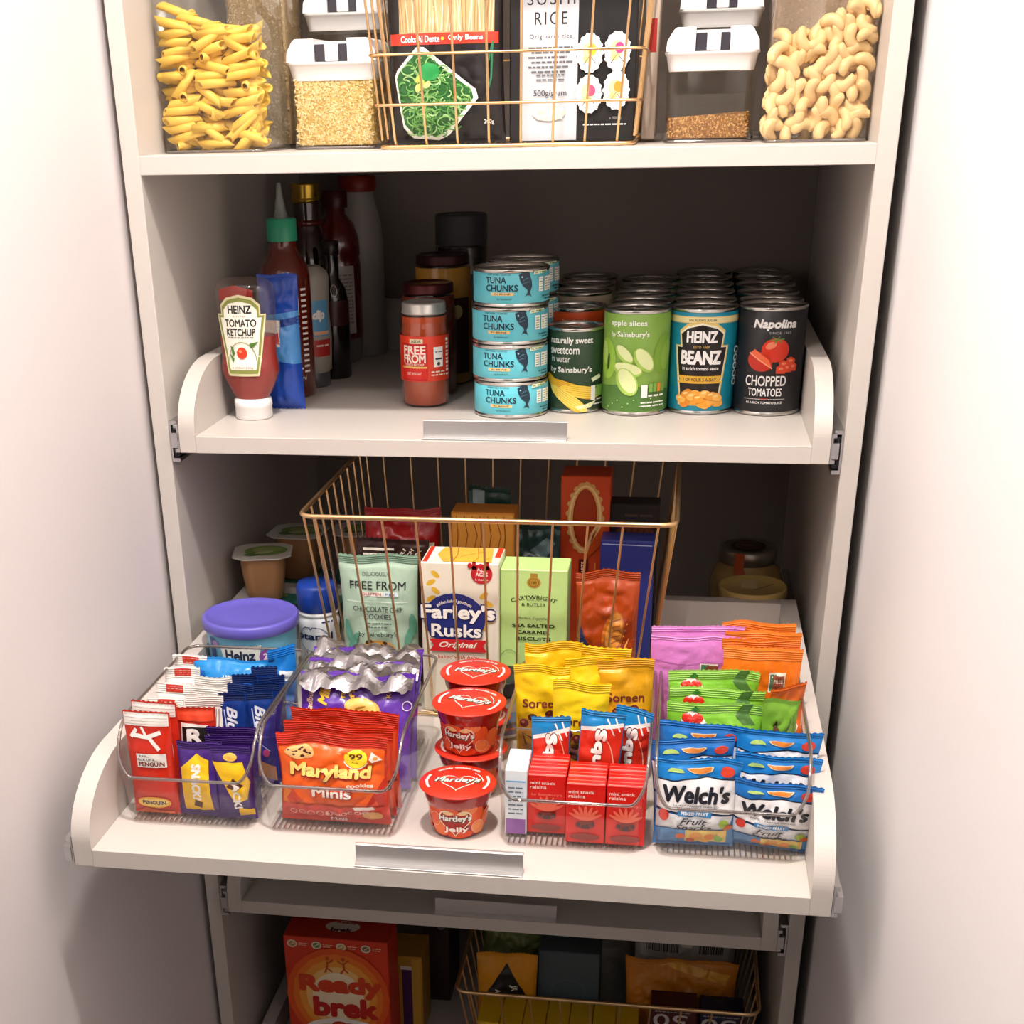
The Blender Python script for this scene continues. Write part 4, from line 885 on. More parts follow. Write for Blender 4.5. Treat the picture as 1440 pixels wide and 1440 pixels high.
# ---- jelly pots
def a_jlid(a):
    pass
JR = mat('#a31408', .12, coat=.8)
def jpot(label, x, y, z, rz=0):
    t = thing('jelly_pot', label, 'pot', x, y, z, rz)
    rf = lambda zz: 24.5+(31.5-24.5)*zz/47
    b = MB(); b.lathe([(rf(0)-2.5, .2), (rf(0), 1.5), (rf(8), 8), (rf(30), 30), (rf(33)+.5, 33), (rf(36)+1.2, 36), (32.4, 45.6), (32.4, 46)], JR, 48); cu = b.build('cup', t)
    b = MB(); b.lathe([(33.5, 45.8), (35.8, 46.4), (36, 47), (35.4, 47.7), (.01, 47.7)], mat('#d8301a', .3), 56); fl = b.build('foil_lid', t)
    a = Art(); a.ring(0, 0, 24, 24, 0.9, '#f6e4da', n=30, a0=.1, a1=.9); a.poly(heart(0, -1, 18.5), '#f6ece2'); a.poly(heart(0, -1, 17), '#d8301a')
    a.text('Hartley\'s', 0, 1.5, 45, 13.6, '#2f4a34', .06, shear=.3); a.text('Hartley\'s', 0, 2, 43, 11.6, '#f4f0e8', .02, shear=.3)
    a.text('wibbly wobbly jelly', 0, 28, 44, 4.2, '#f8ece4', .02, arc=28); 
    for s in (-1, 1): a.line([(s*(29*math.sin(q)), 29*math.cos(q)) for q in (1.15, 1.35, 1.6, 1.9, 2.1)], 2.4, '#f8e4dc')
    a.build(fl, Fplane(0, 0, 47.7, '+z'), 'lid_print', 8)
    a = Art(rough=.2)
    for cx, cz, rx, rz_, c in ((-22, 22, 9, 12, '#e8501e'), (-14, 10, 10, 7, '#ee7030'), (20, 24, 10, 12, '#ea5a24'), (24, 10, 9, 7, '#f08a48'), (4, 6, 12, 5, '#e04a1e'), (14, 32, 8, 5, '#f0824a'), (-6, 30, 10, 4, '#e65a2a'), (-34, 12, 8, 9, '#e04a1e'), (36, 18, 9, 10, '#ea6a34')): a.ell(cx, cz, rx, rz_, c)
    a.ring(22, 12, 7, 6.5, .8, '#f6b090'); a.ring(-20, 20, 6, 8, .8, '#f4a07c')
    a.poly(heart(0, 20, 17), '#f4e2c4'); a.poly(heart(0, 20, 15.6), '#a81c10'); a.ell(-6, 29, 5, 2, '#f2c890'); a.ell(7, 29, 5, 2, '#f2c890')
    a.text("Hartley's", 0, 22.5, 31, 9.5, '#26402c', .06); a.text("Hartley's", 0, 23, 30, 8.4, '#f4f0e8', .03); a.text('Jelly', 1, 11, 24, 8, '#c01c10', .06); a.text('Jelly', 1, 11, 22, 7.2, '#f8f2ea', .03)
    a.build(cu, Fcone(rf), 'cup_print', 4); return t
j0 = jpot('single jelly pot standing in front near the tray handle', 362, -308, Z3, 3)
dup(j0, 363, -228, Z3, 'jelly pot under the middle stack, another pot on its lid', rz=8)
dup(j0, 362, -230, Z3+48.2, 'jelly pot on top of the middle stack, lid turned sideways', rz=-14)
dup(j0, 357, -152, Z3, 'jelly pot at the bottom of the rear stack', rz=-6)
dup(j0, 357, -153, Z3+48.2, 'jelly pot on top of the rear stack, farthest red lid', rz=0)
jar('spread_jar', 'jar with black lid and blue label, beside the rear jelly pots', 374, -88, Z3, 27, 68, '#d8d8d4', '#1b1b1e', metal=0, lr=.98, lh=16, art=lambda a, r, h: (a.rect(-10, 22, 38, 34, '#2f8fd0'), a.rect(-10, 8, 38, 20, '#1d4f8c'), a.scribble(8, 30, 14, 2, '#d0503a', 3)), lidrough=.45)

# ---- bin 3
def a_rais(a, w, h):
    a.text('mini snack', -4, h-8, 23, 3.2, '#f8dcd2', .02); a.text('raisins', -8, h-12.4, 15, 3.2, '#f8dcd2', .02); a.text("by Sainsbury's", 0, h-20, 28, 3.2, '#f08a70', 0)
    for k in range(7): q = -1.1+k*.37; a.ell(9*math.sin(q), 24+7*math.cos(q), 1.6, 8, '#ee6a50', rot=-q)
    a.ell(0, 19, 9, 4, '#7a2018'); r = random.Random(2)
    for i in range(7): a.ell(r.uniform(-7, 7), 18+r.uniform(-2.5, 3), 2.4, 1.6, '#4a1818', rot=r.uniform(0, 3), n=8)
    a.ell(0, 7, 14, 3.4, '#8c2a22')
rb = boxpack('raisin_box', 'x', 'box', 0, 0, 0, 35.2, 15.2, 60, '#d8190f', a_rais, r=.7, rough=.3, extra=topart(lambda a, w, d: (a.line([(-w/2+1, d/2), (w/2-1, d/2)], .8, '#f08a78'), a.line([(-w/2+1, 1), (w/2-1, 1)], .8, '#f4a896'))))
rows_ = ('front', 'second', 'third')
for c in range(3):
    for r_ in range(3):
        x = (446, 482.4, 518.8)[c]; y = (-317, -331, -331)[c]+r_*16.0
        lb = 'red mini raisin box, %s column, %s' % (('left', 'middle', 'right')[c], ('front box', 'second box back', 'third box back')[r_])
        if c == 0 and r_ == 0: rb.location = W(x, y, ZB); rb['label'] = lb; rb['group'] = 'red raisin boxes in three columns'
        else: dup(rb, x, y, ZB, lb, 'red raisin boxes in three columns')
def a_wb(a, w, h):
    a.rect(-w/2+1, 0.5, w/2-1, 16, '#8f5aa8'); a.rect(-w/2+.5, 16, w/2-.5, h-12, '#dfe9f2')
    for k in range(7): a.scribble(-w/2+3, w/2-3, 21+k*4.4, 1.4, '#5f7484', k)
    a.rect(-w/2+1, h-12, w/2-1, h-10.5, '#7cb4dc')
wb = boxpack('raisin_box', 'white and pale blue box with purple foot, front one', 'box', 418, -322, ZB, 20, 22, 66, '#e8f1f6', a_wb, r=.8)
dup(wb, 417.5, -298, ZB, 'white and pale blue box, the one behind')
def a_kr(a, w, h):
    a.poly([(-w/2+1, 0), (w/2-1, 0), (w/2-1, h-12), (-w/2+1, h-22)], '#d22f1a'); a.poly([(-w/2+1, h-22), (-w/2+1, h-18), (w/2-1, h-9), (w/2-1, h-13)], '#f4f0ea')
    a.line([(w*.1, h-6), (w*.3, h-22)], 1.4, '#f4f0ea'); a.line([(w*.28, h-5), (w*.42, h-18)], 1.4, '#f4f0ea')
    a.ring(0, 36, w*.42, 46, 1, '#f8b49c', a0=-1.2, a1=1.2)
    a.text('Squares', -1, h*.46, h*.78, 15, '#5a120a', .08, rot=-PI/2); a.text('Squares', -1, h*.46, h*.76, 14, '#faf6f0', .055, rot=-PI/2)
for k, (x, y, w_, h_, rz) in enumerate(((444, -262, 37, 94, 6), (486, -268, 42, 106, -6), (516, -254, 36, 102, -8))):
    bag('cereal_bar', 'red and blue wrapped cereal bar, %s of three' % ('left', 'middle', 'right')[k], 'bar', x, y, ZB, w_, h_, 15, '#1f86c6', a_kr, seal=(5, 4), seed=110+k, amp=.9, rz=rz, ry=(0, 4, 3)[k], nx=16, nz=22)
def a_sor(a, w, h):
    a.rect(-w/2+2, 6, w/2-2, h*.55, '#b07a22')
    a.text('Soreen', 0, h*.68, w*.72, 9, '#7a2a2c', .02, rot=-.02)
    r = random.Random(4)
    for i in range(5): x = -w*.34+i*w*.17; z = h*.55+(i*7 % 11)-5; a.ell(x, z, 4.4, 4, '#5a1e1e'); a.ell(x-1, z+1, 1.6, 1.2, '#a8604a')
    a.ell(4, h*.41, 13, 7, '#6a3a34'); a.ell(4, h*.43, 11, 5, '#9a6458'); a.line([(-14, h*.33), (-18, h*.43), (-8, h*.39)], 1.6, '#3a1a14')
for k, (x, y, w_, h_, rz, ry, lb) in enumerate(((429, -200, 48, 122, 4, 0, 'yellow malt snack pouch at the left side of the group'), (464, -232, 48, 118, -2, 3, 'yellow malt snack pouch in front of the others, folded over'), (513, -182, 48, 126, 0, -2, 'darker yellow snack pouch at the right, name in white'), (432, -160, 50, 130, 2, 2, 'yellow snack pouch at the back left, behind the left one'), (474, -182, 42, 124, 5, 0, 'yellow snack pouch in the middle behind the folded one'), (488, -150, 44, 124, -4, 0, 'yellow snack pouch at the very back of the bin'))):
    bag('malt_snack_pouch', lb, 'pouch', x, y, ZB, w_, h_, 17, ('#f4cb12', '#f6d21a', '#e8a91c', '#eebf14', '#f4cb12', '#f0c418')[k], a_sor if k in (0, 1, 2) else None, seal=(9, 6), seed=120+k, amp=1.5, rz=rz, ry=ry, topw=1.15, nx=20, nz=26, rough=.33)

# ---- bin 4
def a_welch(a, w, h):
    hw = w/2-1
    a.poly([(-hw, h-19.5), (-hw+12, h-21.5), (8, h-16.5), (hw, h-18.5), (hw, h*.39), (10, h*.435), (-4, h*.395), (-hw, h*.455)], '#f3f3f5')
    a.poly([(-hw, 20), (hw-4, 20), (hw-1, h*.38), (10, h*.41), (-4, h*.37), (-hw, h*.43)], '#e9edf2')
    a.line([(-hw, h-19), (-hw+12, h-21), (8, h-16), (hw, h-18)], 1.3, '#1c2438'); a.line([(hw, h*.39), (10, h*.435), (-4, h*.395), (-hw, h*.455)], 1.3, '#1c2438'); a.ell(2, h-8, 11, 5.5, '#f4d9b0', a0=PI, a1=2*PI); a.ell(2, h-8.6, 9.5, 4.4, '#e88a3c', a0=PI, a1=2*PI); a.ell(-18, h-13, 7, 4, '#b8d878', a0=0, a1=PI); a.ell(25, h-11, 6, 4, '#d4402a')
    a.text("Welch's", 0, h*.63, w*.82, h*.2, '#1d1f2a', .032, shear=.12); a.text('FAMILY FARMER OWNED', 0, h*.5, w*.56, 1.8, '#4a4c5a', .01)
    a.rect(-w*.22, h*.385, w*.2, h*.45, '#2f86c4'); a.text('MIXED FRUIT', -w*.01, h*.418, w*.34, 3.4, '#f4f6f8', .03)
    a.text('Fruit', -w*.02, h*.325, w*.34, 6.6, '#1d2030', .01, shear=.35); a.text('Snacks', -w*.02, h*.25, w*.46, 6.6, '#1d2030', .01, shear=.35)
    a.ell(-w*.42+2, h*.39, 4.5, 6, '#d8321e'); a.ell(w*.36, h*.3, 4.4, 4.6, '#9cba3c'); a.ell(w*.42, h*.25, 4, 3.6, '#c8622c')
    a.rect(-hw, 1, hw, 20, '#4c86bc'); a.rect(-8, 6, hw-6, 20, '#e8c868')
    for cx, cz, r, c in ((-12, 12, 4.6, '#d86a3a'), (2, 13, 6, '#e8a04a'), (14, 12, 5, '#e88a3c'), (22, 10, 4.4, '#8cb85a'), (-3, 8, 4, '#c85a34'), (9, 7, 4, '#f0b45a')): a.ell(cx, cz, r, r*.75, c)
    a.rect(-hw+2, 2, hw-2, 4, '#2a5f9c')
for k, (x, y, h_, rz, ry, rx, lb) in enumerate(((580, -320, 85, 2, 0, -2, 'front left fruit snack bag, blue top and large dark lettering'), (647, -316, 68, -3, 4, 6, 'front right fruit snack bag, leaning over the bin edge'), (648, -288, 78, -2, 3, 0, 'fruit snack bag right behind the front right one'), (580, -286, 90, 3, -4, -2, 'fruit snack bag behind the front left one, tipped up'), (649, -262, 90, 0, 3, -2, 'fruit snack bag third back on the right, dark blue top'), (580, -258, 91, 0, 2, -2, 'fruit snack bag third back on the left, tucked before the green bags'))):
    bag('fruit_snack_bag', lb, 'bag', x, y, ZB, 72, h_, 22, '#2272c0' if k % 2 else '#1f80cc', a_welch, arth=88, seal=(5, 4), seed=140+k, amp=1.1, rz=rz, ry=ry, rx=rx, topw=1.08, nx=24, nz=26, group='fruit snack bags in the right bin')
def a_green(a, w, h):
    a.rect(-w/2+3, 12, w/2-3, h-14, '#86c83c'); a.poly([(18, h-26), (24, h-16), (34, h-14), (30, h-24), (38, h-34), (26, h-34)], '#4f7a3a')
    a.poly([(-34, h-34), (-30, h-26), (-22, h-22), (-14, h-26), (-8, h-34)], '#f6efe6'); 
    for cx in (-27, -17): a.ell(cx, h-29, 5.4, 4.6, '#d42a1c')
    a.text('MR', -22, h-31, 16, 8, '#d42a1c', .05); a.poly([(-24, h-22), (-19, h-17), (-15, h-21), (-20, h-23)], '#3f8a34'); a.t = a.t[:1]+[([(x, z+15) for x, z in v], f, m, o) for v, f, m, o in a.t[1:]]
for k in range(3):
    bag('crisp_bag', 'lime green snack bag, %s of the three' % ('front', 'middle', 'rear')[k], 'bag', 596+(0, 1, -2)[k], (-226, -198, -168)[k], ZB, (92, 90, 88)[k], (100, 104, 110)[k], 24, '#7ec034', a_green, seal=(10, 6), seed=150+k, amp=1.0, rz=(0, -2, 1)[k], group='lime green bags in the right bin', sealcol='#a3da62')
bag('crisp_bag', 'lime green bag turned on edge, right of the green bag row', 'bag', 655, -228, ZB, 40, 106, 20, '#7ab432', lambda a, w, h: (a.poly([(-14, 10), (4, 50), (-8, 90), (-18, 60)], '#5a3a1c'), a.poly([(4, 20), (16, 60), (8, 92), (0, 50)], '#a4d860'), a.ell(-4, 66, 3, 3, '#c83a1c')), seal=(4, 6), seed=158, amp=2, rz=35)
def a_pink(a, w, h):
    a.line([(-w/2+3, h-26), (-10, h-30), (10, h-26), (w/2-3, h-29)], .8, '#c070b8'); a.rect(4, h-46, 22, h-28, '#f0ead8'); a.rect(5, h-45, 13, h-29, '#3f7a5a'); a.rect(10, h-46, 22, h-30, '#8a4a34'); a.text('FREE', 16, h-36, 9, 4, '#f0ead8', .02)
for k in range(2): bag('crisp_bag', ('pink snack bag, front of the pair', 'pink snack bag, the one behind')[k], 'bag', 577, -132+k*16-.0, ZB, 92, 132+k*4, 13, '#dd86d2', a_pink, seal=(6, 6), seed=160+k, amp=.8, sealcol='#e79ade')
def a_or(a, w, h):
    a.poly([(-w/2+4, h-66), (-12, h-44), (2, h-52), (14, h-74), (-10, h-90), (-w/2+4, h-86)], '#5a2f1c'); a.rect(8, h-44, 24, h-24, '#f0ead8'); a.rect(9, h-43, 15, h-26, '#3f7a5a'); a.rect(12, h-43, 23, h-27, '#8a4a34'); a.text('FREE', 17.5, h-33, 9, 4, '#f0ead8', .02)
    a.text('R', -6, h-74, 8, 9, '#f4efe6', .04); a.line([(w/2-8, h-40), (w/2-16, h-66), (w/2-4, h-84)], 1, '#f8e8d8')
for k in range(4): bag('crisp_bag', 'orange snack bag, %s of the row' % ('front', 'second', 'third', 'rear')[k], 'bag', 640+(0, -2, 1, -3)[k], -148+k*14.5, ZB, 76-k*1, (128, 132, 134, 138)[k], 14, '#f07a1c', a_or if k == 0 else None, seal=(13, 6), seed=170+k, amp=1.1, rz=(-2, 2, -3, 3)[k], sealcol='#f58a34', group='orange bags at the right of the tray')
bag('crisp_bag', 'orange and brown bag turned sideways along the tray edge', 'bag', 662, -200, ZB, 40, 110, 18, '#e46a1a', lambda a, w, h: (a.poly([(-16, 8), (-6, 60), (-14, 96), (-18, 50)], '#5a2f1c'), a.line([(0, 96), (10, 70), (-2, 50), (8, 10)], 1.2, '#f6dcc4'), a.poly([(6, 10), (16, 50), (10, 60), (4, 30)], '#c03a14')), seal=(5, 6), seed=178, amp=2.2, rz=32)

# ================================================================ rear half of the pulled-out tray
t = thing('baby_food_tub', 'pale blue tub with flat purple lid behind the left bin', 'tub', 80, -18, Z3)
TB = mat('#6fb9da', .4)
b = MB(); b.lathe([(45, .3), (47, 2), (51, 88), (51.5, 92)], TB, 56); b.build('tub', t)
b = MB(); b.lathe([(53.5, 88), (54.6, 89), (54.6, 99), (53, 101), (50, 101.3), (48.5, 99.3), (30, 99), (.01, 99)], mat('#6a62c4', .35), 60, cap0=False); b.build('lid', t)
a = Art(); a.poly([(-24, 78), (24, 80), (20, 56), (-18, 54)], '#eaf0e8'); a.text('Heinz', 0, 68, 34, 13, '#24304a', .035); a.text('crisps', 14, 48, 34, 9, '#f0f4f8', .03, rot=.1); a.ell(28, 66, 7, 8, '#8a4aa0'); a.text('2', 28, 66, 5, 8, '#f4e8f4', .03); a.rect(-40, 44, -32, 84, '#2c3f8c'); a.ell(-30, 78, 5, 4, '#9a78b8')
a.build(t, Fcone(lambda z: 47+4*z/88+.3, 0, 49), 'print')
t = thing('milk_bottle', 'small white baby milk bottle with deep blue cap', 'bottle', 139, 58, Z3)
b = MB(); b.lathe([(20, .3), (23, 2), (24, 10), (24, 62), (25, 68), (23, 76), (19, 82)], mat('#eceff4', .35), 44); b.build('bottle_body', t)
b = MB(); b.lathe([(22.6, 77), (24.2, 79), (24.2, 81), (22.6, 83)], mat('#f2f4f6', .3), 44, cap0=False, cap1=False); b.build('neck_ring', t)
b = MB(); b.lathe([(23.4, 83), (24.6, 85), (24.4, 110), (22, 115), (.01, 116.5)], mat('#1b3f9c', .35), 44); b.build('cap', t)
a = Art(); a.text('ptamil', 2, 54, 46, 11, '#18254f', .03); a.ring(0, 52, 20, 16, 1, '#7a8098'); a.text('~o~', -2, 66, 16, 4, '#24345c', .03); a.scribble(12, 26, 72, 2, '#3a4a80', 2)
a.build(t, Fcyl(24.3, -.1), 'label_print', 4)
def fruitpot(label, x, y, z, body, lidc, rz=0, base='#dcd8cc'):
    t = thing('fruit_pot', label, 'pot', x, y, z, rz)
    b = MB(); rloft(b, [(38, 38, 12, .3), (44, 44, 14, 4), (52, 52, 16, 34), (56, 56, 18, 54), (57, 57, 18, 58)], mat(body, .3, bump=.1), k=6); b.build('cup', t)
    b = MB(); P = [(-36, -22), (-22, -34), (22, -34), (36, -22), (36, 22), (22, 34), (-22, 34), (-36, 22)]
    b.prism(P, 'z', 58.2, 59.6, mat(base, .4)); b.build('foil_lid', t)
    a = Art(); a.ell(4, 2, 27, 20, lidc); a.ell(6, 6, 19, 11, '#a8b868'); a.ell(-12, -14, 10, 6, '#4f7a2c'); a.ell(2, -6, 12, 5, '#c8d49a', rot=.3)
    a.build(t, Fplane(0, 0, 59.6, '+z'), 'lid_print', 12); return t
p0 = fruitpot('brown fruit puree pot with green-printed lid, front of the upper pots', 47, 152, Z3+61, '#b8875c', '#7a9a4a', 12)
p1 = fruitpot('teal fruit pot under the front brown one', 48, 156, Z3, '#1f6a62', '#2a7a68', 5, '#2f7f74')
dup(p1, 70, 244, Z3, 'teal fruit pot under the second brown pot'); dup(p1, 112, 170, Z3, 'teal fruit pot standing behind the baby milk bottle', rz=-8)
dup(p0, 68, 244, Z3+61, 'brown fruit puree pot, behind the front brown one', rz=-4)
dup(p0, 148, 262, Z3+61, 'brown fruit puree pot seen between basket wires', rz=8); dup(p1, 148, 262, Z3, 'teal fruit pot below the pot seen between basket wires')

basket('large gold wire basket of biscuits in the middle of the pulled-out tray', 357, 82, Z3, 336, 270, 386, 340, 232, 11, 10, 'basket')
BZ = Z3+4.5
def a_ff(a, w, h):
    a.text('DELICIOUSLY', -2, 152, 30, 4, '#3a4440'); a.text('FREE FROM', 0, 140, 64, 9, '#2a302e', .01); a.rect(-20, 128, 6, 133, '#e8d8d0'); a.rect(7, 128, 24, 133, '#dce8ec'); a.text('GLUTEN', -7, 130.5, 22, 3, '#a04a3a', .01); a.text('MILK', 15, 130.5, 12, 3, '#3a5a8a', .01)
    a.line([(-36, 122), (34, 122)], .6, '#e8f0ea'); a.text('CHOCOLATE CHIP', 0, 114, 58, 5.5, '#2a302e'); a.text('COOKIES', 0, 106, 32, 5.5, '#2a302e'); a.scribble(-14, 16, 98, 1.3, '#5a6a62', 2); a.scribble(-12, 12, 94, 1.3, '#5a6a62', 4)
    a.text("by Sainsbury's", 0, 86, 46, 6.5, '#2a302e', .01); a.ell(0, 66, 22, 14, '#d8a04a'); r = random.Random(5)
    for i in range(16): a.ell(r.uniform(-17, 17), 68+r.uniform(-8, 10), 3, 2, r.choice(('#4a2a14', '#8a5420', '#3a1c10')), rot=r.uniform(0, 3), n=8); a.n -= 1
    a.n += 1
    for cx, cz, ro in ((-36, 88, .2), (-30, 76, -.5), (36, 84, -.3), (40, 96, .1)): a.ell(cx, cz, 4, 13, '#5fa088', rot=ro)
bag('cookie_bag', 'pale green bag of chocolate chip cookies at the basket front left', 'bag', 233, -28, BZ, 88, 172, 34, '#abc6b0', a_ff, seal=(10, 7), seed=201, amp=.7, sealcol='#7c9c86', rough=.5)
def a_far(a, w, h):
    a.rect(-w/2+1, 1, w/2-1, h-1, '#ece6d4')
    for s in (-1, 1):
        for k in range(5): a.ell(s*(w/2-12+(k % 2)*5)-(4 if s > 0 else -4), h-22-k*9-(s > 0)*22, 5.5, 2.8, '#e4b93c', rot=s*(.7-(k % 2)*1.2))
    a.ell(24, 152, 11.5, 11, '#c4242c'); a.text('ALL', 24, 157, 10, 4.4, '#f6eee4', .02); a.text('AGES', 24, 151.5, 13, 4.4, '#f6eee4', .02); a.text('6 months', 24, 146, 14, 2.6, '#f6eee4', .01)
    for cx, cz in ((11.5, 161), (16, 167), (23, 169.5), (30, 167)): a.ell(cx, cz, 2.5, 3.1, '#c4242c')
    a.ell(-6, 101, 34, 29, '#24307c'); a.text('golden baked goodness', -6, 121, 40, 5, '#f4efe2', .01, arc=34)
    a.text("Farley's", -2, 107, 84, 24, '#1c2560', .09); a.text("Farley's", -2, 107, 81, 21, '#f8f5ee', .03); a.text('Rusks', -4, 88, 58, 17, '#1c2560', .08); a.text('Rusks', -4, 88, 55, 15, '#f8f5ee', .03)
    a.poly([(-34, 78), (30, 78), (25, 71), (30, 64), (-34, 64), (-29, 71)], '#d0262a'); a.text('Original', -2, 71, 42, 8.5, '#f8f0e4', .02, shear=.35)
    a.text('baked with baby', -2, 57, 46, 5.5, '#b8402c', .01, shear=.2); a.text('in mind', -2, 48, 20, 5, '#b8402c', .01)
    a.t = [([(x, z+(9 if z > 30 and z < 166 else 0)) for x, z in v], f, m, o) for v, f, m, o in a.t]
def e_far(t, w, d, h):
    a = Art(); a.poly([(-w/2+1, 1), (-w/2+10, 1), (-w/2+22, d-1), (-w/2+1, d-1)], '#f2eee6'); a.poly([(-w/2+2, 2), (-w/2+7, 2), (-w/2+7, d-1), (-w/2+2, d-1)], '#dc3a22'); a.rect(w/2-7, d*.4, w/2-1, d-1, '#dc3a22')
    a.poly([(-w/2+24, 3), (w/2-8, 3), (w/2-12, d-3), (-w/2+18, d-3), (-w/2+14, d/2)], '#edb84a'); a.line([(-8, 3), (-6, d/2), (-9, d-3)], 1.2, '#b87a28'); a.line([(14, 3), (18, d/3), (13, d-3)], 1, '#b87a28')
    for k in range(6): a.line([(-20+k*9, 8+k*7 % 30), (-14+k*9, 14+k*7 % 30)], .7, '#c98a34')
    a.build(t, Fplane(0, 0, h, '+z'), 'top_print', 8)
boxpack('rusk_carton', 'cream and blue carton of rusks with red ribbon', 'carton', 325.5, -50, BZ, 84, 58, 172, '#ece6d4', a_far, extra=e_far)
boxpack('biscuit_carton', 'golden brown carton behind the rusks, biscuit picture', 'carton', 335, 62, BZ, 72, 40, 196, '#c07a2a', lambda a, w, h: (a.rect(-w/2+2, h-60, w/2-2, h-2, '#cf8f3a'), [a.line([(-30+k*9, h-4), (-28+k*9+(k % 3)*2, h-26), (-31+k*9, h-56)], 1.2, '#8a4f1c') for k in range(7)]))
def a_cart(a, w, h):
    a.rect(-4, h-14, 4, h-5, '#b08a30'); a.ell(0, h-17, 7.5, 7.5, '#b8923a'); a.ring(0, h-17, 5.6, 5.6, .7, '#7a5c1c'); a.text('C&B', 0, h-17, 6, 3.4, '#7a5c1c', .02)
    a.text('CARTWRIGHT', 0, h-37, 50, 5.4, '#24382a', .01, arc=60); a.text('ESTD 1981', 0, h-41, 14, 1.8, '#5a6a50'); a.text('& BUTLER', 0, h-47, 26, 4.2, '#24382a', .01)
    a.text('Perfect Together', 0, h-66, 34, 4.6, '#6a7a4a', .0, shear=.35); a.text('SEA SALTED', 0, h-76, 46, 5, '#182818', .03); a.text('CARAMEL', 0, h-85, 36, 5, '#182818', .03); a.text('BISCUITS', 0, h-94, 38, 5, '#182818', .03)
    a.scribble(-9, 10, h-110, 1.2, '#4a5a40', 2); a.ell(-3, h-116, 3, 2, '#e8b53c'); a.ring(-26, 40, 10, 14, .8, '#6a8a64', a0=.5, a1=2.8)
    a.t = [([(x, h-(h-z)*.82) for x, z in v], f, m, o) for v, f, m, o in a.t]
boxpack('biscuit_carton', 'light green carton with a gold medallion', 'carton', 404, -40, BZ, 72, 46, 164, '#bfe38e', a_cart)
def a_tart(a, w, h):
    [a.ell(18*math.cos(k*.3), h-48+38*math.sin(k*.3), 4.6, 4, '#e8b06a', n=8) for k in range(21)]; a.ring(0, h-48, 20, 40, 6, '#e8b06a'); a.ring(0, h-48, 18.5, 38, 2, '#f6d29a'); a.ell(0, h-48, 13, 32, '#a8330f'); a.poly([(2, h-96), (28, h-70), (22, h-52), (6, h-80)], '#d8521c'); a.line([(18, h-50), (8, h-66), (3, h-86)], 3, '#f2c488')
    a.rect(-6, 40, 5, h-96, '#6a1518'); a.text('BRAMLEY APPLE JAM TARTS', 0, h-136, 74, 6, '#f2e2d0', .01, rot=PI/2); a.rect(12, 40, 14, h-100, '#f08a4c')
boxpack('tart_carton', 'tall orange-red carton with a golden pie ring picture', 'carton', 447, 108, BZ, 56, 48, 228, '#d2461a', a_tart)
boxpack('biscuit_carton', 'dark blue carton at the right of the basket', 'carton', 498, 62, BZ, 60, 36, 168, '#26307c', lambda a, w, h: (a.line([(-w/2+2, h-4), (w/2-3, h-5)], 1, '#a8b4dc'), a.text('CHOCOLATE', 12, h-60, 36, 5, '#c8d0ea', .01, rot=PI/2)))
boxpack('chocolate_carton', 'near-black carton with chocolate biscuit picture behind the dark blue one', 'carton', 502, 112, BZ, 58, 34, 196, '#1c1416', lambda a, w, h: (a.ell(2, h-34, 22, 12, '#5a2a1c'), a.ell(2, h-38, 24, 9, '#e8dcd0', a0=PI, a1=2*PI), a.ell(2, h-34, 22, 10, '#6a3420'), [a.line([(-12+k*7, h-40), (-8+k*7, h-28)], 1.4, '#3a1810') for k in range(5)], a.scribble(-10, 22, h-14, 3, '#4a3a34', 2)), )
def a_brb(a, w, h):
    a.poly([(-w/2+2, 8), (-w/2+2, 110), (-20, 84), (4, 50), (14, 8)], '#1d2a5c'); a.poly([(-w/2+6, 100), (-16, 84), (2, 62), (8, 58)], '#9a3a12')
    a.ell(8, 96, 12, 26, '#b8641c', rot=-.15); a.ell(9, 98, 9, 22, '#d08a34', rot=-.15)
    for k in range(6): a.line([(3, 80+k*6), (16, 84+k*6)], .9, '#8a4a14')
    a.ell(-4, 60, 11, 9, '#b81c1c'); a.text('S5', -4, 60, 11, 9, '#f4ece0', .03); a.line([(4, 62), (18, 74), (26, 92)], 1.6, '#e8a04a')
    for k in range(8): a.ell(22+math.sin(k)*2, 60+k*7, 1, 1, '#e8a04a', n=6)
bag('biscuit_bag', 'glossy brown-orange biscuit bag at the basket front right', 'bag', 482, -30, BZ, 68, 162, 36, '#a8400f', a_brb, seal=(9, 7), seed=211, amp=2.0)
bag('crisp_bag', 'glossy dark red bag at the back left of the basket', 'bag', 237, 74, BZ+40, 90, 152, 40, '#a01418', lambda a, w, h: (a.rect(18, h-46, 40, h-38, '#c8c4a8'), a.line([(-30, h-40), (0, h-46), (8, h-48)], 1.4, '#f0c8c4')), seal=(6, 6), seed=213, amp=2.0, rx=-8)
bag('crisp_bag', 'black and brown foil bag lying under the red one', 'bag', 236, 36, BZ, 84, 172, 22, '#2a1512', lambda a, w, h: (a.rect(-34, h-14, 2, h-11, '#d8d0c4'), a.rect(-34, h-19, 2, h-17, '#d8d0c4'), [a.text(q, 12+k*9, h-16, 10, 4, '#c8bcae', .03, rot=1) for k, q in enumerate(('RI', 'CH', 'OK'))], a.poly([(-40, h-40), (10, h-34), (30, h-26), (-40, h-26)], '#5a2c18')), seal=(4, 6), seed=215, amp=1.2)
bag('crisp_bag', 'dark teal crinkled bag behind the light green carton', 'bag', 386, 92, BZ, 70, 176, 26, '#1c3a3a', lambda a, w, h: a.poly([(0, h-30), (20, h-14), (30, h-20), (18, h-40)], '#5a7478'), seal=(6, 6), seed=217, amp=3.0)
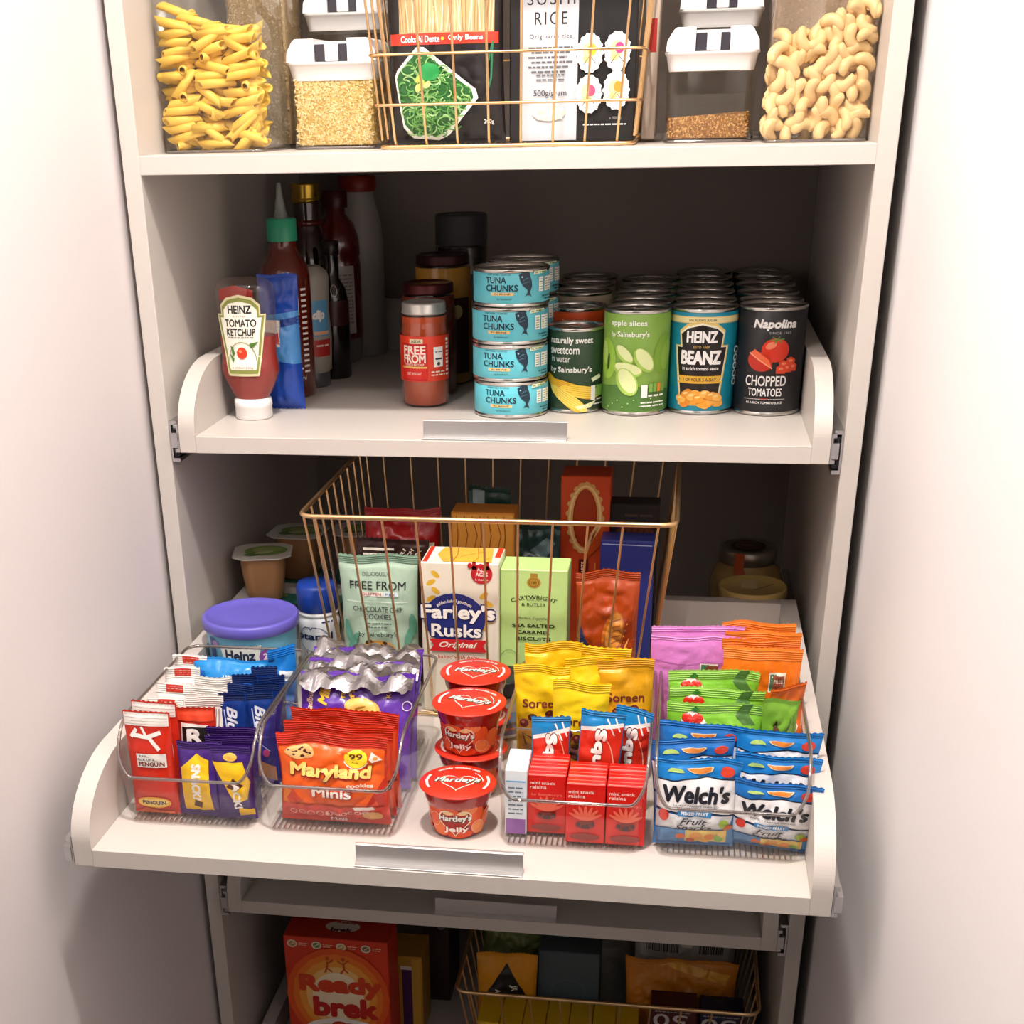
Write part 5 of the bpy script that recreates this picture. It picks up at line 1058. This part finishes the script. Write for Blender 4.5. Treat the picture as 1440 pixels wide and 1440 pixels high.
bag('crisp_bag', 'dark green peaked bag poking up behind the golden carton', 'bag', 335, 124, BZ, 50, 206, 16, '#22403a', lambda a, w, h: a.rect(-20, h-16, -6, h-4, '#8aa0a0'), seal=(6, 6), seed=218, amp=2.0)

# ---- jars at the right back
t = thing('clip_jar', 'squat jar with broad silver lid and orange paper seal', 'jar', 645, 330, Z3)
b = MB(); b.lathe([(38, .3), (43, 5), (46, 30), (46, 50), (40, 66), (33, 72), (33, 74)], mat('#b8995c', .25, coat=.5, var=.15), 48); b.build('glass', t)
b = MB(); b.lathe([(35, 73), (37, 74), (37, 90), (35, 92), (30, 92.5), (28, 91.5), (.01, 91.5)], mat('#a8a296', .35, .8), 48); b.build('lid', t)
a = Art(); a.ell(0, 0, 22, 22, '#3a2418'); a.ring(0, 0, 16, 16, 1, '#a8744a'); a.text('MIEL', 0, 0, 18, 6, '#b8805a', .01); a.build(t, Fplane(0, 0, 92.5, '+z'), 'lid_print', 10)
b = MB(); b.box(-18, -6, -38.2, -37, 62, 92, mat('#b8501e', .5), .3); b.box(-18, -4, -41, -38.2, 58, 70, mat('#c8683c', .5), .3); b.build('paper_seal', t)
t = thing('spread_tub', 'pale yellow translucent tub with flat lid, before the clip jar', 'tub', 648, 226, Z3)
b = MB(); b.lathe([(36, .3), (38, 2), (40, 60), (40.5, 62)], mat('#d0b878', .4, trans=.2), 48); b.build('tub', t)
b = MB(); b.lathe([(41.5, 60), (42, 61), (42, 72), (41, 73.4), (39.5, 73.4), (38.8, 71), (.01, 71)], mat('#cdb06a', .4), 52, cap0=False); b.build('lid', t)
a = Art(); a.line([(0, -14), (26, 12)], 1.6, '#6a5428'); a.rect(-14, -8, 6, 26, '#dcc890'); a.build(t, Fplane(0, 0, 71, '+z'), 'lid_print', 10)

# ================================================================ bottom level
Z5 = T5+.3
def a_rb(a, w, h):
    a.rect(-w/2+1, 1, w/2-1, h-1, '#d83a1c')
    for k in range(4):
        x = -w/2+12+k*34; a.ell(x, h-12, 7, 6, '#e8dcc4'); a.ell(x, h-12, 5, 4, ('#b88a3c', '#6a8a3c', '#c8a05a', '#8a6a3c')[k]); a.line([(x-3, h-14), (x+3, h-10)], 1, '#f2ead8'); a.scribble(x+9, x+22, h-11, 1.2, '#f0c8a8', k); a.scribble(x+9, x+20, h-14, 1.2, '#f0c8a8', k+4)
    for q, c in ((1, '#e85a1c'), (.88, '#ef7a24'), (.76, '#f4a03c'), (.62, '#f8c878'), (.5, '#fbe8c4')): a.ell(0, h-92, w*.5*q, 78*q, c)
    for s, x in ((-1, -12), (1, 10)): a.ell(x, h-31, 2.6, 3, '#c8501e'); a.line([(x-8*s, h-34), (x, h-39), (x+8, h-32)], 2, '#c8501e'); a.line([(x, h-36), (x+s, h-46), (x-4, h-54)], 2.6, '#c8501e'); a.line([(x+s, h-46), (x+6, h-52)], 2.4, '#c8501e')
    a.text('Ready', 4, h-76, 116, 36, '#d9441e', .05); a.text('brek', 10, h-110, 92, 34, '#c2241a', .05)
    a.ell(6, h-150, 56, 22, '#f4efe6'); a.ell(6, h-152, 48, 17, '#e8d8b8'); a.ell(0, h-140, 11, 7, '#b8301c'); a.ell(14, h-142, 10, 7, '#c83a20')
def e_rb(t, w, d, h): a = Art(); a.rect(-w/2+1, 1, w/2-1, d-1, '#c8321e'); a.ell(4, d*.5, 24, 14, '#f2e6da'); a.text('Ready', 8, d*.66, 28, 8, '#d9441e', .04); a.text('brek', 4, d*.36, 30, 10, '#6a1c18', .05); a.build(t, Fplane(0, 0, h, '+z'), 'top_print', 12)
boxpack('cereal_carton', 'large orange-red porridge carton on the lowest tray', 'carton', 132, 60, Z5, 144, 62, 202, '#c8301c', a_rb, extra=e_rb)
boxpack('cereal_carton', 'yellow and purple carton behind the red porridge carton', 'carton', 200, 134, Z5, 70, 60, 132, '#b8882a', lambda a, w, h: (a.rect(6, 4, 20, h-18, '#4a2058'), a.rect(4, h-22, 20, h-16, '#e8e4dc'), a.rect(20, 4, 32, h-4, '#c89a34')))
boxpack('cereal_carton', 'dark narrow carton standing left of the low basket', 'carton', 240, 220, Z5, 40, 90, 190, '#3a2420', lambda a, w, h: a.ell(8, h-50, 8, 16, '#8a8480'))
basket('dark gold wire basket of packs on the lowest tray', 496, 168, Z5, 330, 280, 384, 330, 172, 10, 9, 'basket')
t = boxpack('crispbread_carton', 'x', 'carton', 0, 0, 0, 29.6, 60, 98, '#d9b21c', None, r=.8)
for k in range(7):
    x = 341+k*30.6; lb = 'yellow crispbread carton, %s in the row behind the basket wires' % ('leftmost', 'second from the left', 'third from the left', 'middle one', 'third from the right', 'second from the right', 'rightmost')[k]
    if k == 0: t.location = W(x, 38, Z5+4.5); t['label'] = lb; t['group'] = 'yellow cartons in the low basket'; q = t
    else: q = dup(t, x, 38, Z5+4.5, lb, 'yellow cartons in the low basket')
    if k in (1, 2, 4, 5):
        a = Art()
        if k == 1: a.rect(-13, 76, 13, 87, '#a81c18'); a.text('Dr Schar', 0, 81.5, 23, 5, '#f6ead8', .02); a.rect(-4, 60, 6, 66, '#e8e4dc')
        if k == 2: a.text('Crispbread', 0, 78, 27, 6, '#6a4a10', .01); a.rect(-10, 50, 10, 64, '#e8dfb8')
        if k in (4, 5): a.scribble(-10, 12, 80, 2, '#9a7a1c', k); a.scribble(-10, 12, 75, 1.4, '#9a7a1c', k+2)
        a.build(q, Fplane(0, 0, 0), 'front_print')
bag('pasta_bag', 'orange-yellow bag with a black triangle in the low basket', 'bag', 358, 112, Z5+4.5, 84, 160, 24, '#e0981c', lambda a, w, h: (a.poly([(-34, h-70), (0, h-14), (34, h-70)], '#17151a'), a.text('JA', 10, h-50, 10, 12, '#e8e4dc', .03, rot=-PI/2), a.text('AC', -12, h-58, 10, 8, '#e8e4dc', .02, rot=-PI/2)), seal=(6, 6), seed=301, amp=1.6)
boxpack('grey_carton', 'blue-grey carton tipped in the middle of the low basket', 'carton', 441, 112, Z5+8, 84, 60, 156, '#4c5a60', lambda a, w, h: a.ring(0, h-60, 24, 18, 1, '#5f6e74'), rx=-6)
bag('greens_bag', 'translucent green leafy bag behind the yellow bag', 'bag', 368, 186, Z5+4.5, 110, 200, 30, '#5c6a3e', lambda a, w, h: (a.poly([(-40, h-50), (20, h-30), (40, h-60), (0, h-80)], '#7c8a54'),), seal=(6, 6), seed=303, amp=2.4, rough=.2)
def barcode(a, x0, z0, w, h, seed):
    r = random.Random(seed); x = x0
    while x < x0+w: q = r.uniform(.5, 2.2); a.rect(x, z0, x+q, z0+h, '#2a2826'); a.n -= 1; x += q+r.uniform(.6, 2)
    a.n += 1
bag('bread_bag', 'white and grey pack with bar codes at the back right of the low basket', 'bag', 596, 172, Z5+4.5, 140, 218, 40, '#9a9690', lambda a, w, h: (a.rect(-62, h-76, 62, h-8, '#b4b0aa'), barcode(a, -54, h-66, 44, 34, 1), barcode(a, 20, h-66, 34, 34, 2), a.scribble(-60, 60, h-20, 2, '#4a4846', 3), a.rect(-6, h-56, 10, h-30, '#d8d4cc')), seal=(5, 6), seed=305, amp=1)
bag('bread_bag', 'white pack with printed lines behind the grey carton', 'bag', 480, 226, Z5+4.5, 90, 214, 30, '#a8a49e', lambda a, w, h: (barcode(a, -34, h-60, 40, 40, 3), a.poly([(-44, h-40), (-28, h-40), (-28, h-4), (-44, h-4)], '#a01c24')), seal=(5, 6), seed=306, amp=1)
bag('bread_bag', 'orange translucent wrap of rolls under the bar-coded pack', 'bag', 592, 122, Z5+4.5, 150, 164, 40, '#cf7f1e', lambda a, w, h: (a.poly([(-70, h-12), (-20, h-8), (60, h-30), (66, h-16), (0, h-4)], '#e8a83c'),), seal=(5, 6), seed=307, amp=2.4)
def c50(bc): return lambda a, w, h: (a.text('50', -4, h-18, 44, 20, '#c8c0bc', .01, rot=PI), a.scribble(-24, 22, h-5, 1.6, '#a89c98', 4), a.rect(-w/2+2, 2, w/2-2, h-44, '#d89a2a'))
boxpack('snack_carton', 'dark maroon carton with upside-down number fifty', 'carton', 584, 50, Z5+4.5, 60, 42, 134, '#4a1818', c50(0))
boxpack('snack_carton', 'navy carton with upside-down number fifty beside the maroon one', 'carton', 646, 50, Z5+4.5, 56, 42, 132, '#1a1c3a', c50(1))
